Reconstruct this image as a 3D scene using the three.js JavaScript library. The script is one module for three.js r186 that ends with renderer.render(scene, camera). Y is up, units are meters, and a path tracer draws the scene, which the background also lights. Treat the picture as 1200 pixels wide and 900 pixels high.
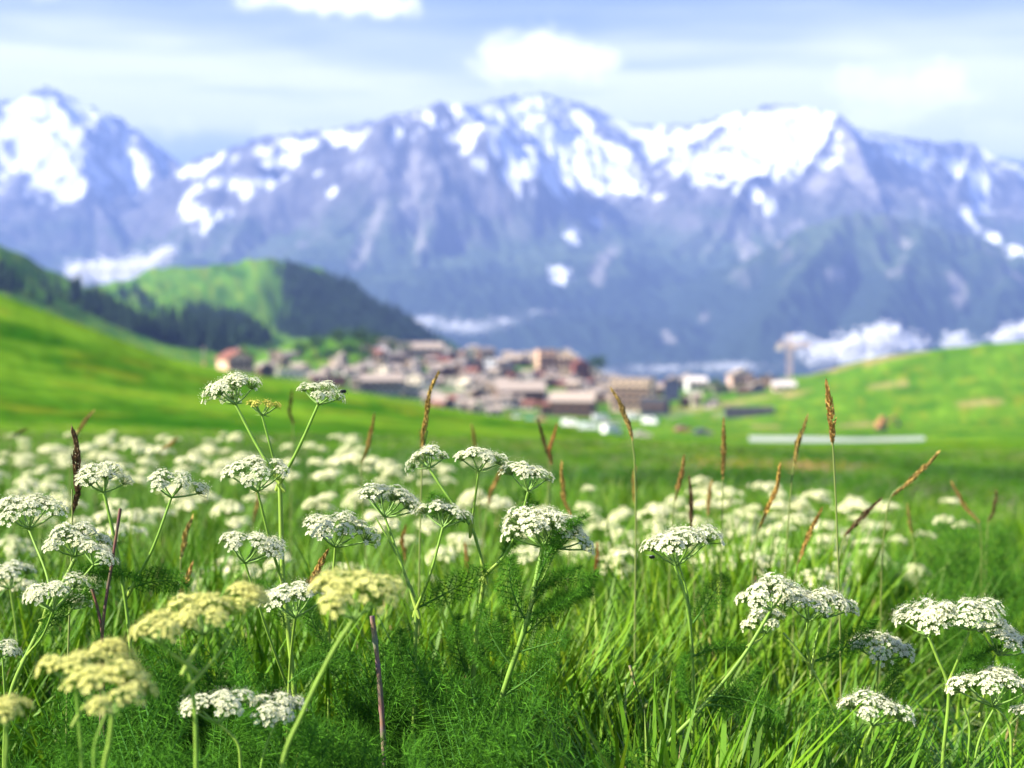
import * as THREE from 'three';
import { mergeGeometries } from 'three/addons/utils/BufferGeometryUtils.js';
import { createNoise2D, createNoise3D } from 'simplex-noise';

// ---------------------------------------------------------------- camera, sky, sun, exposure
const CAM_H = 0.42, F = 1648, HORIZON = 370;              // F and HORIZON in pixels of the 1200 x 900 photograph
const PITCH = -Math.atan((450 - HORIZON) / F);
const renderer = new THREE.WebGLRenderer({ antialias: true });
renderer.toneMapping = THREE.LinearToneMapping;
renderer.toneMappingExposure = 3.7;
renderer.shadowMap.enabled = true;
const scene = new THREE.Scene();
const camera = new THREE.PerspectiveCamera(2 * Math.atan(450 / F) * 180 / Math.PI, 4 / 3, 0.05, 60000);
camera.position.set(0, CAM_H, 0);
camera.rotation.x = PITCH;
camera.focus = 0.86;
camera.userData.fStop = 8.5;

const SUN_DIR = new THREE.Vector3(-0.76, 0.55, 0.28).normalize();
const sun = new THREE.DirectionalLight(new THREE.Color(1, 0.93, 0.79), 5);
sun.position.copy(SUN_DIR).multiplyScalar(60);
sun.castShadow = true;
Object.assign(sun.shadow.camera, { left: -12, right: 12, top: 12, bottom: -12, near: 1, far: 140 });
sun.shadow.mapSize.set(4096, 4096);
scene.add(sun, sun.target);
scene.fog = new THREE.FogExp2(new THREE.Color(0.29, 0.45, 1.0), 9.6e-5);

// seeded random numbers and noise
function rng(seed) {
  let s = seed >>> 0;
  return () => { s = (s + 0x6d2b79f5) | 0; let t = Math.imul(s ^ (s >>> 15), 1 | s); t = (t + Math.imul(t ^ (t >>> 7), 61 | t)) ^ t; return ((t ^ (t >>> 14)) >>> 0) / 4294967296; };
}
const n2 = createNoise2D(rng(11)), n3 = createNoise3D(rng(12));
const fbm2 = (x, y, o = 4) => { let a = 0.5, s = 0; for (let i = 0; i < o; i++) { s += a * n2(x, y); x = x * 2.03 + 17.1; y = y * 2.03 - 9.3; a *= 0.5; } return s; };
const fbm3 = (x, y, z, o = 4) => { let a = 0.5, s = 0; for (let i = 0; i < o; i++) { s += a * n3(x, y, z); x = x * 2.03 + 7.7; y = y * 2.03 - 3.1; z = z * 2.03 + 1.9; a *= 0.5; } return s; };
const clamp = THREE.MathUtils.clamp, lerp = THREE.MathUtils.lerp;
const sstep = (a, b, x) => { const t = clamp((x - a) / (b - a), 0, 1); return t * t * (3 - 2 * t); };

// a pixel of the photograph as a ray, and as a point at a known depth
const cp = Math.cos(PITCH), sp = Math.sin(PITCH);
function ray(px, py) {
  const x = (px - 600) / F, y = (450 - py) / F;
  return new THREE.Vector3(x, y * cp + sp, y * sp - cp);
}
function at(px, py, depth) {                               // depth: metres straight ahead
  const r = ray(px, py);
  return r.multiplyScalar(depth / -r.z).add(camera.position);
}

// ---------------------------------------------------------------- the sky: air, high veil, cumulus
{
  const W = 2048, H = 1024, data = new Float32Array(W * H * 4), D = Math.PI / 180;
  const cx = (px) => Math.atan((px - 600) / F), cy = (py) => Math.atan((HORIZON - py) / F);
  // cumulus in view: [px, py, half width, half height, strength] of the puffs each one is heaped of
  const heaps = [[600, 76, 46, 26, 0.9], [640, 66, 42, 30, 0.95], [690, 76, 40, 20, 0.85], [590, 60, 26, 18, 0.7], [640, 85, 90, 14, 0.7],
    [1095, 112, 34, 24, 1], [1060, 122, 46, 18, 0.9], [1010, 116, 40, 18, 0.75], [1000, 104, 30, 14, 0.6], [1030, 150, 50, 16, 0.8], [1090, 130, 54, 14, 0.8], [1180, 178, 50, 24, 0.55],
    [380, 10, 70, 13, 0.95], [440, 12, 60, 12, 0.95], [320, 10, 55, 9, 0.8], [20, 8, 55, 8, 0.7], [-40, 14, 50, 10, 0.6], [205, 158, 26, 14, 0.35], [330, 160, 40, 12, 0.4]]
    .map(([x, y, w, h, s]) => [cx(x), cy(y), w / F, h / F, s]);
  for (let row = 0; row < H; row++) {
    const el = ((row + 0.5) / H - 0.5) * Math.PI;
    for (let col = 0; col < W; col++) {
      const rd = ((col + 0.5) / W - 0.5) * 2 * Math.PI;
      const x = Math.cos(rd) * Math.cos(el), y = Math.sin(el), z = Math.sin(rd) * Math.cos(el);
      const az = Math.atan2(x, -z), e = Math.max(el, 0), k = Math.pow(1 - Math.sin(e), 3.6);
      // clear air
      let r = lerp(0.02, 0.21, k), g = lerp(0.05, 0.27, k), b = lerp(0.18, 0.47, k);
      // the high veil in flat streaks (a layer, so it stretches towards the horizon)
      const ys = Math.max(y, 0.02) + 0.06, vx = x / ys, vz = z / ys;
      let veil = sstep(-0.28, 0.5, fbm2(vx * 0.16 + 3.1, vz * 0.5 + 1.2, 5) + 0.16 * Math.sin(el / D * 0.8)) * sstep(26, 10, el / D);
      const band = Math.exp(-Math.pow((el / D - 8.5 + 0.5 * Math.sin(az * 3.1 + 0.6) + fbm2(az * 5, el * 30, 3)) / 2.5, 2));   // the long pale bank above the summits, all round
      veil = clamp(0.5 * veil + 1.15 * band * (0.8 + 0.5 * fbm2(az * 4 + 8, el * 60, 4)), 0, 1);
      let cum = 0;
      if (el > -0.02 && el < 0.26) {
        const warp = fbm2(az * 55, el * 70, 4), warp2 = fbm2(az * 55 + 40, el * 70 + 9, 4);
        if (Math.abs(az) < 0.42) for (const [hx, hy, hw, hh, s] of heaps) {
          const dx = (az - hx + warp * 0.016) / hw, dy = (el - hy + warp2 * 0.010) / hh, q = dx * dx + dy * dy;
          if (q < 1.6) cum = Math.max(cum, s * sstep(1.35, 0.2, q));
        }
        if (Math.abs(az) >= 0.36) cum = Math.max(cum, 0.9 * sstep(0.12, 0.5, fbm2(az * 7, el * 22, 5)) * sstep(0.36, 0.46, Math.abs(az)));
      } else if (el >= 0.2) cum = 0.9 * sstep(0.2, 0.6, fbm2(vx * 0.9 + 5, vz * 0.9, 5)) * sstep(0.22, 0.3, el) * sstep(1.5, 0.6, el);
      r = lerp(r, 0.53, veil * 0.95); g = lerp(g, 0.525, veil * 0.95); b = lerp(b, 0.56, veil * 0.95);
      r = lerp(r, 0.67, cum); g = lerp(g, 0.655, cum); b = lerp(b, 0.64, cum);
      const o = (row * W + col) * 4;
      data[o] = r; data[o + 1] = g; data[o + 2] = b; data[o + 3] = 1;
    }
  }
  const t = new THREE.DataTexture(data, W, H, THREE.RGBAFormat, THREE.FloatType);
  t.mapping = THREE.EquirectangularReflectionMapping;
  t.magFilter = THREE.LinearFilter;
  t.needsUpdate = true;
  scene.background = t;
  scene.environment = t;
}

// ---------------------------------------------------------------- naming helpers
const taken = new Map();
function numbered(name) { const n = taken.get(name) ?? 0; taken.set(name, n + 1); return n ? `${name}_${String(n).padStart(3, '0')}` : name; }
function tag(o, label, category, group, kind) {
  if (label) o.userData.label = label;
  if (category) o.userData.category = category;
  if (group) o.userData.group = group;
  if (kind) o.userData.kind = kind;
  return o;
}
function thing(name, label, category, position, turn = 0, group) {
  const o = new THREE.Group(); o.name = numbered(name); scene.add(o);
  if (position) o.position.copy(position);
  o.rotation.y = turn;
  return tag(o, label, category, group);
}
function part(parent, name, geometry, material) {
  const m = new THREE.Mesh(geometry, material); m.name = name; m.castShadow = m.receiveShadow = true; parent.add(m); return m;
}
function structure(name, geometry, material, label) {
  const m = part(scene, numbered(name), geometry, material); return tag(m, label, null, null, 'structure');
}
const mat = (o) => new THREE.MeshStandardMaterial({ roughness: 0.9, ...o });
const rgb = (r, g, b) => new THREE.Color().setRGB(r, g, b);

// ---------------------------------------------------------------- the ground: one sheet from the camera's feet to the far side of the hills
// Height of the meadow near the camera, then along each bearing a list of [metres, picture row] where the land is seen.
const nearH = (x, r) => -(0.07 * r + 0.022 * x) + 0.02 * fbm2(x * 0.9, r * 0.9, 3);
const COLS = [
  [-500, [[35, 500], [80, 400], [150, 300], [190, 310], [300, 500], [700, 420], [1000, 340], [1500, 240], [1900, 280], [2600, 320], [3400, 520]]],
  [-200, [[35, 505], [80, 420], [150, 315], [190, 330], [300, 540], [700, 430], [1000, 350], [1500, 262], [1900, 310], [2600, 345], [3400, 520]]],
  [0, [[35, 510], [80, 438], [140, 345], [180, 362], [300, 540], [700, 425], [1100, 338], [1500, 288], [1900, 330], [2600, 348], [3400, 520]]],
  [100, [[35, 512], [80, 452], [130, 382], [165, 397], [300, 550], [700, 430], [1000, 388], [1500, 344], [2000, 352], [2600, 335], [3400, 520]]],
  [200, [[35, 513], [80, 466], [122, 420], [160, 436], [300, 555], [700, 438], [1200, 402], [2000, 362], [2500, 324], [2700, 319], [3400, 520]]],
  [300, [[35, 515], [80, 478], [118, 440], [155, 456], [300, 545], [650, 446], [900, 430], [1400, 408], [2000, 374], [2500, 314], [2680, 304], [3400, 520]]],
  [350, [[35, 516], [80, 482], [114, 450], [155, 466], [300, 545], [650, 455], [850, 428], [960, 403], [1060, 402], [1250, 420], [2000, 392], [2500, 328], [2680, 309], [3400, 520]]],
  [420, [[35, 517], [80, 488], [110, 462], [150, 478], [300, 545], [620, 468], [830, 436], [950, 400], [1050, 397], [1250, 428], [2000, 410], [2680, 346], [3400, 520]]],
  [500, [[35, 519], [80, 496], [105, 476], [150, 490], [300, 538], [600, 483], [800, 452], [1000, 418], [1150, 411], [1350, 445], [2000, 436], [2600, 390], [3400, 540]]],
  [560, [[35, 520], [80, 500], [102, 486], [150, 497], [300, 528], [560, 494], [800, 452], [1000, 426], [1150, 420], [1350, 460], [2000, 470], [2600, 428], [3400, 560]]],
  [640, [[35, 522], [80, 507], [100, 497], [150, 505], [300, 524], [550, 498], [800, 456], [1000, 428], [1150, 421], [1350, 480], [3400, 600]]],
  [720, [[35, 525], [80, 517], [140, 511], [220, 518], [350, 516], [550, 500], [800, 466], [1000, 449], [1150, 443], [1350, 500], [3400, 640]]],
  [800, [[35, 528], [80, 521], [150, 518], [300, 514], [550, 494], [800, 466], [1000, 453], [1100, 450], [1350, 520], [3400, 640]]],
  [880, [[35, 530], [80, 523], [150, 520], [300, 516], [450, 502], [700, 467], [900, 449], [1000, 446], [1350, 520], [3400, 640]]],
  [960, [[35, 531], [80, 524], [150, 520], [300, 517], [450, 501], [700, 456], [860, 438], [960, 441], [1350, 520], [3400, 640]]],
  [1060, [[35, 532], [80, 524], [150, 520], [300, 516], [450, 496], [650, 446], [800, 413], [900, 420], [1350, 520], [3400, 640]]],
  [1150, [[35, 532], [80, 523], [150, 518], [300, 512], [450, 488], [650, 434], [790, 403], [900, 412], [1350, 520], [3400, 640]]],
  [1300, [[35, 532], [80, 522], [150, 516], [300, 508], [450, 480], [650, 424], [790, 396], [900, 405], [1350, 520], [3400, 640]]],
  [1700, [[35, 530], [80, 520], [150, 512], [300, 500], [450, 470], [650, 414], [790, 385], [900, 395], [1350, 520], [3400, 640]]],
];
const pchip = (xs, ys) => {                                // monotone cubic through the points
  const n = xs.length, h = [], d = [], m = new Array(n).fill(0);
  for (let i = 0; i < n - 1; i++) { h[i] = xs[i + 1] - xs[i]; d[i] = (ys[i + 1] - ys[i]) / h[i]; }
  for (let i = 1; i < n - 1; i++) m[i] = d[i - 1] * d[i] <= 0 ? 0 : 2 * d[i - 1] * d[i] / (d[i - 1] + d[i]);
  m[0] = d[0]; m[n - 1] = d[n - 2];
  return (x) => {
    if (x <= xs[0]) return ys[0];
    if (x >= xs[n - 1]) return ys[n - 1];
    let i = 0; while (x > xs[i + 1]) i++;
    const t = (x - xs[i]) / h[i], t2 = t * t, t3 = t2 * t;
    return ys[i] * (2 * t3 - 3 * t2 + 1) + h[i] * m[i] * (t3 - 2 * t2 + t) + ys[i + 1] * (3 * t2 - 2 * t3) + h[i] * m[i + 1] * (t3 - t2);
  };
};
const colAz = COLS.map(([x]) => Math.atan((x - 600) / F));
const colFn = COLS.map(([x, p]) => {
  const a = Math.atan((x - 600) / F), c = Math.cos(a);
  const pts = [[20, HORIZON + F * (CAM_H - nearH(20 * Math.sin(a), 20)) / (20 * c)], ...p];
  return pchip(pts.map(([r]) => Math.log(r)), pts.map(([, y]) => y));
});
function farRow(az, r) {                                   // the picture row of the land on that bearing
  const n = COLS.length, L = Math.log(r);
  if (az <= colAz[0]) return colFn[0](L);
  if (az >= colAz[n - 1]) return colFn[n - 1](L);
  let i = 0; while (az > colAz[i + 1]) i++;
  const t = (az - colAz[i]) / (colAz[i + 1] - colAz[i]);
  const p0 = colFn[Math.max(i - 1, 0)](L), p1 = colFn[i](L), p2 = colFn[i + 1](L), p3 = colFn[Math.min(i + 2, n - 1)](L);
  return p1 + 0.5 * t * (p2 - p0 + t * (2 * p0 - 5 * p1 + 4 * p2 - p3 + t * (3 * (p1 - p2) + p3 - p0)));
}
function groundH(x, z) {
  const r = Math.hypot(x, z), az = Math.atan2(x, -z), c = Math.max(Math.cos(az), 0.45);
  const near = nearH(x, r);
  if (r < 12) return near;
  let far = CAM_H - (farRow(clamp(az, colAz[0], colAz[COLS.length - 1]), Math.max(r, 20)) - HORIZON) / F * Math.max(r, 20) * Math.max(c, 0.8);
  far += sstep(20, 200, r) * (0.004 * r * fbm2(x * 0.008, z * 0.008, 4)) + sstep(900, 1600, r) * 22 * fbm2(x * 0.004, z * 0.004, 4);
  return lerp(near, far, sstep(12, 26, r));
}
function hitGround(px, py, r0 = 12, r1 = 3300) {           // where the ray through a pixel meets the ground
  const d = ray(px, py), k = Math.hypot(d.x, d.z);
  let last = r0;
  for (let r = r0; r < r1; r *= 1.006) {
    const s = r / k, x = d.x * s, z = d.z * s;
    if (camera.position.y + d.y * s < groundH(x, z)) return new THREE.Vector3(x, groundH(x, z), z);
    last = r;
  }
  return null;
}

// patches on the ground (dry turf, bare earth, wood floor, tracks), placed where they lie: [centre, half sizes along and across, turn, kind]
const forestAreas = [], dirtAreas = [];
const blob = (px, py, w, kind, list, stretch = 1, r0 = 12) => { const p = hitGround(px, py, r0); if (p) { const D = Math.hypot(p.x, p.z); list.push({ p, rx: w / F * D, rz: w / F * D * stretch, kind }); } };
// woods on the hill behind the village and on its shady side
[[400, 350, 46], [430, 370, 40], [370, 345, 34], [470, 385, 36], [345, 335, 20], [400, 385, 40], [445, 392, 40], [360, 372, 28], [345, 390, 22], [500, 398, 22]].forEach(([x, y, w]) => blob(x, y, w, 'wood', forestAreas, 3, 1300));
[[255, 375, 34], [285, 385, 26], [240, 390, 30], [275, 400, 30], [300, 398, 16], [170, 362, 14], [150, 350, 12], [225, 405, 30], [190, 395, 34], [150, 385, 30], [120, 372, 26], [255, 412, 22]].forEach(([x, y, w]) => blob(x, y, w, 'wood', forestAreas, 2.2, 600));
[[20, 345, 40], [70, 350, 40], [-40, 335, 50], [110, 360, 26]].forEach(([x, y, w]) => blob(x, y, w, 'wood', forestAreas, 0.7, 500));
// bare and dry ground on the right-hand hill, the track over it, the yard below the village
[[1000, 428, 26], [1030, 421, 26], [1060, 416, 26], [1090, 413, 18], [960, 437, 22]].forEach(([x, y, w]) => blob(x, y, w, 'dry', dirtAreas, 1.2, 300));
[[870, 556, 60], [930, 560, 70], [990, 552, 60], [820, 564, 60], [1040, 452, 20], [900, 500, 24], [870, 470, 30], [1150, 472, 26], [1010, 499, 34], [830, 478, 24], [780, 480, 30], [930, 462, 26]].forEach(([x, y, w]) => blob(x, y, w, 'dry', dirtAreas, 1.5));
[[760, 488, 26], [800, 486, 26], [720, 496, 30], [690, 500, 24], [850, 484, 20], [640, 480, 30], [600, 470, 40], [540, 460, 40], [480, 450, 40], [660, 470, 40], [700, 460, 30], [560, 440, 40], [620, 440, 40], [740, 470, 30], [430, 448, 40], [380, 442, 30], [330, 438, 22]].forEach(([x, y, w]) => blob(x, y, w, 'street', dirtAreas, 2.5, 450));
const inside = (list, x, z, kind) => {
  let v = 0;
  const wob = fbm2(x * 0.012, z * 0.012, 3) * 0.7;
  for (const a of list) if (!kind || a.kind === kind) {
    const l = Math.hypot(a.p.x, a.p.z), ux = a.p.x / l, uz = a.p.z / l, dx = x - a.p.x, dz = z - a.p.z;
    const along = dx * ux + dz * uz, across = dx * uz - dz * ux, q = Math.sqrt((along / a.rz) ** 2 + (across / a.rx) ** 2);
    v = Math.max(v, sstep(1.15, 0.8, q + wob));
  }
  return v;
};
function groundColour(x, z, r, out) {
  const az = Math.atan2(x, -z);
  let R, G, B;
  // turf: alpine meadow in broad bands of growth, mown and grazed strips, yellow-flowered drifts
  const big = fbm2(x * 0.011 + 3, z * 0.03, 4), mid = fbm2(x * 0.05, z * 0.16 + 5, 4), fine = fbm2(x * 0.7, z * 0.7, 3);
  const strips = Math.sin((z * 0.9 - x * 0.35) * 0.19 + 2.2 * fbm2(x * 0.02, z * 0.02, 3));
  const mott = fbm2(x * 0.22 + 9, z * 0.3, 3) * sstep(5, 9, r) * sstep(500, 90, r);
  const t = clamp(0.5 + 0.6 * mott + 0.55 * big + 0.5 * mid + 0.34 * strips * sstep(15, 40, r) * sstep(300, 120, r), 0, 1);
  R = lerp(0.024, 0.125, t); G = lerp(0.100, 0.245, t); B = lerp(0.007, 0.017, t);
  const yellow = sstep(0.2, 0.45, fbm2(x * 0.09 + 40, z * 0.25, 4)) * 0.36 * sstep(6, 30, r);
  R = lerp(R, 0.26, yellow); G = lerp(G, 0.24, yellow); B = lerp(B, 0.02, yellow);
  const f = 1 + 0.35 * fine; R *= f; G *= f; B *= f;
  const dry = inside(dirtAreas, x, z, 'dry') * (0.75 + 0.5 * fbm2(x * 0.3, z * 0.3, 3));
  R = lerp(R, 0.40, dry * 0.75); G = lerp(G, 0.27, dry * 0.75); B = lerp(B, 0.13, dry * 0.75);
  if (r > 400) {
    const st = inside(dirtAreas, x, z, 'street') * sstep(-0.25, 0.2, fbm2(x * 0.03, z * 0.03, 3));
    R = lerp(R, 0.30, st * 0.8); G = lerp(G, 0.26, st * 0.8); B = lerp(B, 0.22, st * 0.8);
  }
  out[0] = Math.max(R, 0.004); out[1] = Math.max(G, 0.004); out[2] = Math.max(B, 0.003);
}
function heightSheet(azs, rs, H, colour, wrap) {
  const na = azs.length, nr = rs.length, pos = new Float32Array(na * nr * 3), col = new Float32Array(na * nr * 3), idx = [], c = [0, 0, 0];
  for (let j = 0; j < nr; j++) for (let i = 0; i < na; i++) {
    const o = (j * na + i) * 3, x = rs[j] * Math.sin(azs[i]), z = -rs[j] * Math.cos(azs[i]);
    pos[o] = x; pos[o + 1] = H(x, z); pos[o + 2] = z;
  }
  for (let j = 0; j < nr - 1; j++) for (let i = 0; i < (wrap ? na : na - 1); i++) {
    const a = j * na + i, b = j * na + (i + 1) % na, d = a + na, e = b + na;
    idx.push(a, b, d, b, e, d);
  }
  const g = new THREE.BufferGeometry();
  g.setAttribute('position', new THREE.BufferAttribute(pos, 3));
  g.setIndex(idx);
  g.computeVertexNormals();
  const nrm = g.attributes.normal.array;
  for (let k = 0; k < na * nr; k++) { 
    const i = k % na, j = (k - i) / na, hollow = i > 2 && i < na - 3 && j > 1 && j < nr - 2 ? (pos[(k - 3) * 3 + 1] + pos[(k + 3) * 3 + 1] + pos[(k - na * 2) * 3 + 1] + pos[(k + na * 2) * 3 + 1]) / 4 - pos[k * 3 + 1] : 0;
    colour(pos[k * 3], pos[k * 3 + 1], pos[k * 3 + 2], nrm[k * 3 + 1], c, hollow); col.set(c, k * 3); }
  g.setAttribute('color', new THREE.BufferAttribute(col, 3));
  return g;
}
{
  const azs = [], rs = [];
  for (let a = -180; a < -28; a += 4) azs.push(a * Math.PI / 180);
  for (let a = -28; a < 28; a += 0.14) azs.push(a * Math.PI / 180);
  for (let a = 28; a < 180; a += 4) azs.push(a * Math.PI / 180);
  for (let r = 0.15; r < 3500; r *= 1.034) rs.push(r);
  const g = heightSheet(azs, rs, groundH, (x, y, z, ny, c) => groundColour(x, z, Math.hypot(x, z), c), true);
  structure('ground', g, new THREE.MeshLambertMaterial({ vertexColors: true }), 'green alpine meadow falling away to the village and hills');
}

// ---------------------------------------------------------------- the mountain range beyond the valley
const kmAt = (px, py, km) => at(px, py, km * 1000);
const RIDGES = [
  // far massif above the white couloir
  { k: 0.95, rib: 0.3, p: [[-420, 150, 12], [-260, 128, 12], [-120, 135, 12], [-40, 122, 12], [0, 118, 12], [28, 114, 12], [52, 101, 12], [78, 111, 12], [102, 121, 12], [132, 134, 12], [165, 154, 12], [196, 178, 12], [216, 196, 11.6]] },
  { k: 0.9, rib: 0.3, p: [[70, 112, 11.9], [88, 160, 11.5], [108, 225, 10.9], [150, 300, 10.1]] },
  { k: 0.9, rib: 0.3, p: [[0, 125, 11.9], [-30, 190, 11.3], [-20, 280, 10.6]] },
  { k: 0.95, rib: 0.3, p: [[165, 156, 11.9], [190, 215, 11.3], [225, 290, 10.6]] },
  // the ribbed massif
  { k: 0.95, rib: 0.35, p: [[206, 196, 10.9], [240, 182, 10.6], [272, 172, 10.4], [300, 161, 10.2], [330, 158, 10.1], [362, 154, 10], [400, 149, 9.9], [440, 140, 9.8], [480, 130, 9.7], [514, 119, 9.6], [535, 122, 9.6]] },
  { k: 0.9, rib: 0.35, p: [[514, 119, 9.6], [522, 180, 9.2], [505, 255, 8.6], [486, 335, 8.0], [474, 385, 7.4]] },
  { k: 1.0, rib: 0.25, p: [[535, 122, 9.6], [572, 178, 9.4], [612, 236, 9.1], [645, 292, 8.8], [672, 350, 8.4]] },
  { k: 0.9, rib: 0.35, p: [[400, 149, 9.9], [384, 230, 9.2], [345, 310, 8.4]] },
  { k: 0.9, rib: 0.35, p: [[450, 138, 9.8], [436, 235, 9.0], [410, 330, 8.1]] },
  { k: 0.9, rib: 0.35, p: [[330, 158, 10.1], [298, 235, 9.4], [250, 320, 8.6]] },
  { k: 0.9, rib: 0.35, p: [[270, 173, 10.4], [238, 240, 9.7], [205, 300, 9.1]] },
  // the glacier peak
  { k: 0.62, rib: 0.2, p: [[535, 124, 10.6], [562, 121, 11.3], [600, 112, 11.9], [640, 109, 12], [672, 117, 12], [704, 132, 12], [742, 145, 12], [772, 147, 12], [802, 146, 11.8], [832, 142, 11.5]] },
  { k: 0.8, rib: 0.25, p: [[672, 118, 12], [722, 165, 11.4], [772, 205, 10.8], [790, 232, 10.4]] },
  { k: 0.8, rib: 0.3, p: [[805, 190, 11.2], [778, 245, 10.4], [742, 305, 9.6], [706, 358, 8.9]] },
  // the snow shoulder and the grey pyramid
  { k: 0.7, rib: 0.25, p: [[832, 142, 11.5], [862, 133, 11], [892, 125, 10.8], [914, 121, 10.6], [950, 127, 10.5], [985, 135, 10.3], [1004, 151, 10.3], [1034, 156, 10.5], [1064, 162, 10.8], [1104, 166, 11], [1140, 168, 11.2], [1164, 186, 11.4], [1204, 190, 11.5], [1300, 176, 11.5], [1450, 160, 11.5], [1650, 170, 11.5]] },
  { k: 0.85, rib: 0.3, p: [[985, 136, 10.3], [954, 195, 9.9], [905, 225, 9.6], [866, 216, 9.6], [830, 262, 9.2], [772, 300, 8.8]] },
  { k: 0.85, rib: 0.3, p: [[992, 142, 10.2], [1020, 205, 9.7], [1040, 245, 9.3]] },
  { k: 0.8, rib: 0.3, p: [[1140, 170, 11.2], [1120, 225, 10.3], [1150, 262, 9.5], [1210, 300, 8.7]] },
  { k: 0.8, rib: 0.3, p: [[1300, 178, 11.5], [1290, 240, 10.3], [1320, 290, 9.3]] },
  // the nearer green and wooded ridge
  { k: 0.62, rib: 0.3, p: [[556, 402, 8.6], [610, 384, 8.3], [664, 370, 8.1], [722, 352, 7.9], [790, 332, 7.7], [860, 310, 7.5], [902, 294, 7.4], [942, 270, 7.4], [986, 250, 7.4], [1032, 250, 7.4], [1082, 265, 7.4], [1132, 276, 7.5], [1202, 292, 7.5], [1310, 270, 7.5], [1500, 250, 7.5]] },
  { k: 0.6, rib: 0.3, p: [[986, 250, 7.4], [940, 320, 6.6], [890, 380, 6.0]] },
  { k: 0.6, rib: 0.3, p: [[1082, 265, 7.4], [1050, 330, 6.5], [1010, 400, 5.8]] },
  { k: 0.6, rib: 0.3, p: [[1202, 292, 7.5], [1170, 350, 6.4], [1150, 420, 5.7]] },
].map((r, n) => {
  const pts = r.p.map((q) => kmAt(...q)), segs = [];
  let run = 0;
  for (let i = 0; i < pts.length - 1; i++) {
    const a = pts[i], b = pts[i + 1], l = Math.hypot(b.x - a.x, b.z - a.z);
    segs.push({ ax: a.x, ay: a.y, az: a.z, dx: b.x - a.x, dy: b.y - a.y, dz: b.z - a.z, l2: l * l, l, run });
    run += l;
  }
  return { ...r, n, segs };
});
const FLOOR = -760;
function mountainH(x, z) {
  const wx = x + 260 * n2(x / 1500, z / 1500) + 90 * n2(x / 420 + 9, z / 420), wz = z + 260 * n2(x / 1500 + 50, z / 1500) + 90 * n2(x / 420, z / 420 + 70);
  let best = FLOOR;
  for (const r of RIDGES) {
    let h = -1e9;
    for (const s of r.segs) {
      const t = clamp(((x - s.ax) * s.dx + (z - s.az) * s.dz) / s.l2, 0, 1);
      const ex = s.ax + s.dx * t - x, ez = s.az + s.dz * t - z, d0 = Math.hypot(ex, ez);
      const k = Math.min(1, d0 / 500), ux = s.ax + s.dx * t - lerp(x, wx, k), uz = s.az + s.dz * t - lerp(z, wz, k), d = Math.hypot(ux, uz);
      const y = s.ay + s.dy * t - FLOOR, q = r.k * d / Math.max(y, 1);
      if (q > 2.2) continue;
      // ribs and gullies run straight down from the crest
      const c = s.run + s.l * t, rib = r.rib * (0.6 * Math.abs(n2(c / 330, r.n * 7.3)) + 0.4 * Math.abs(n2(c / 130, r.n * 3.1 + 40))) * Math.min(1, d / 350) * Math.exp(-d / 3600) * 1.7;
      const v = FLOOR + y * Math.exp(-q * 1.12) - rib * Math.min(d, 900) * 0.75;
      if (v > h) h = v;
    }
    if (h > best) best = h;
  }
  const rug = 1 - Math.abs(n2(x / 210 + 3, z / 210)) * 1.3;
  return best + sstep(FLOOR + 50, FLOOR + 900, best) * (26 * rug + 16 * n2(x / 90, z / 90)) - 13;
}
function hitMountain(px, py, r0 = 4300) {
  const d = ray(px, py), k = Math.hypot(d.x, d.z);
  for (let r = r0; r < 15000; r += 25) {
    const s = r / k, x = d.x * s, z = d.z * s, y = mountainH(x, z);
    if (camera.position.y + d.y * s < y) return new THREE.Vector3(x, y, z);
  }
  return null;
}
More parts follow.
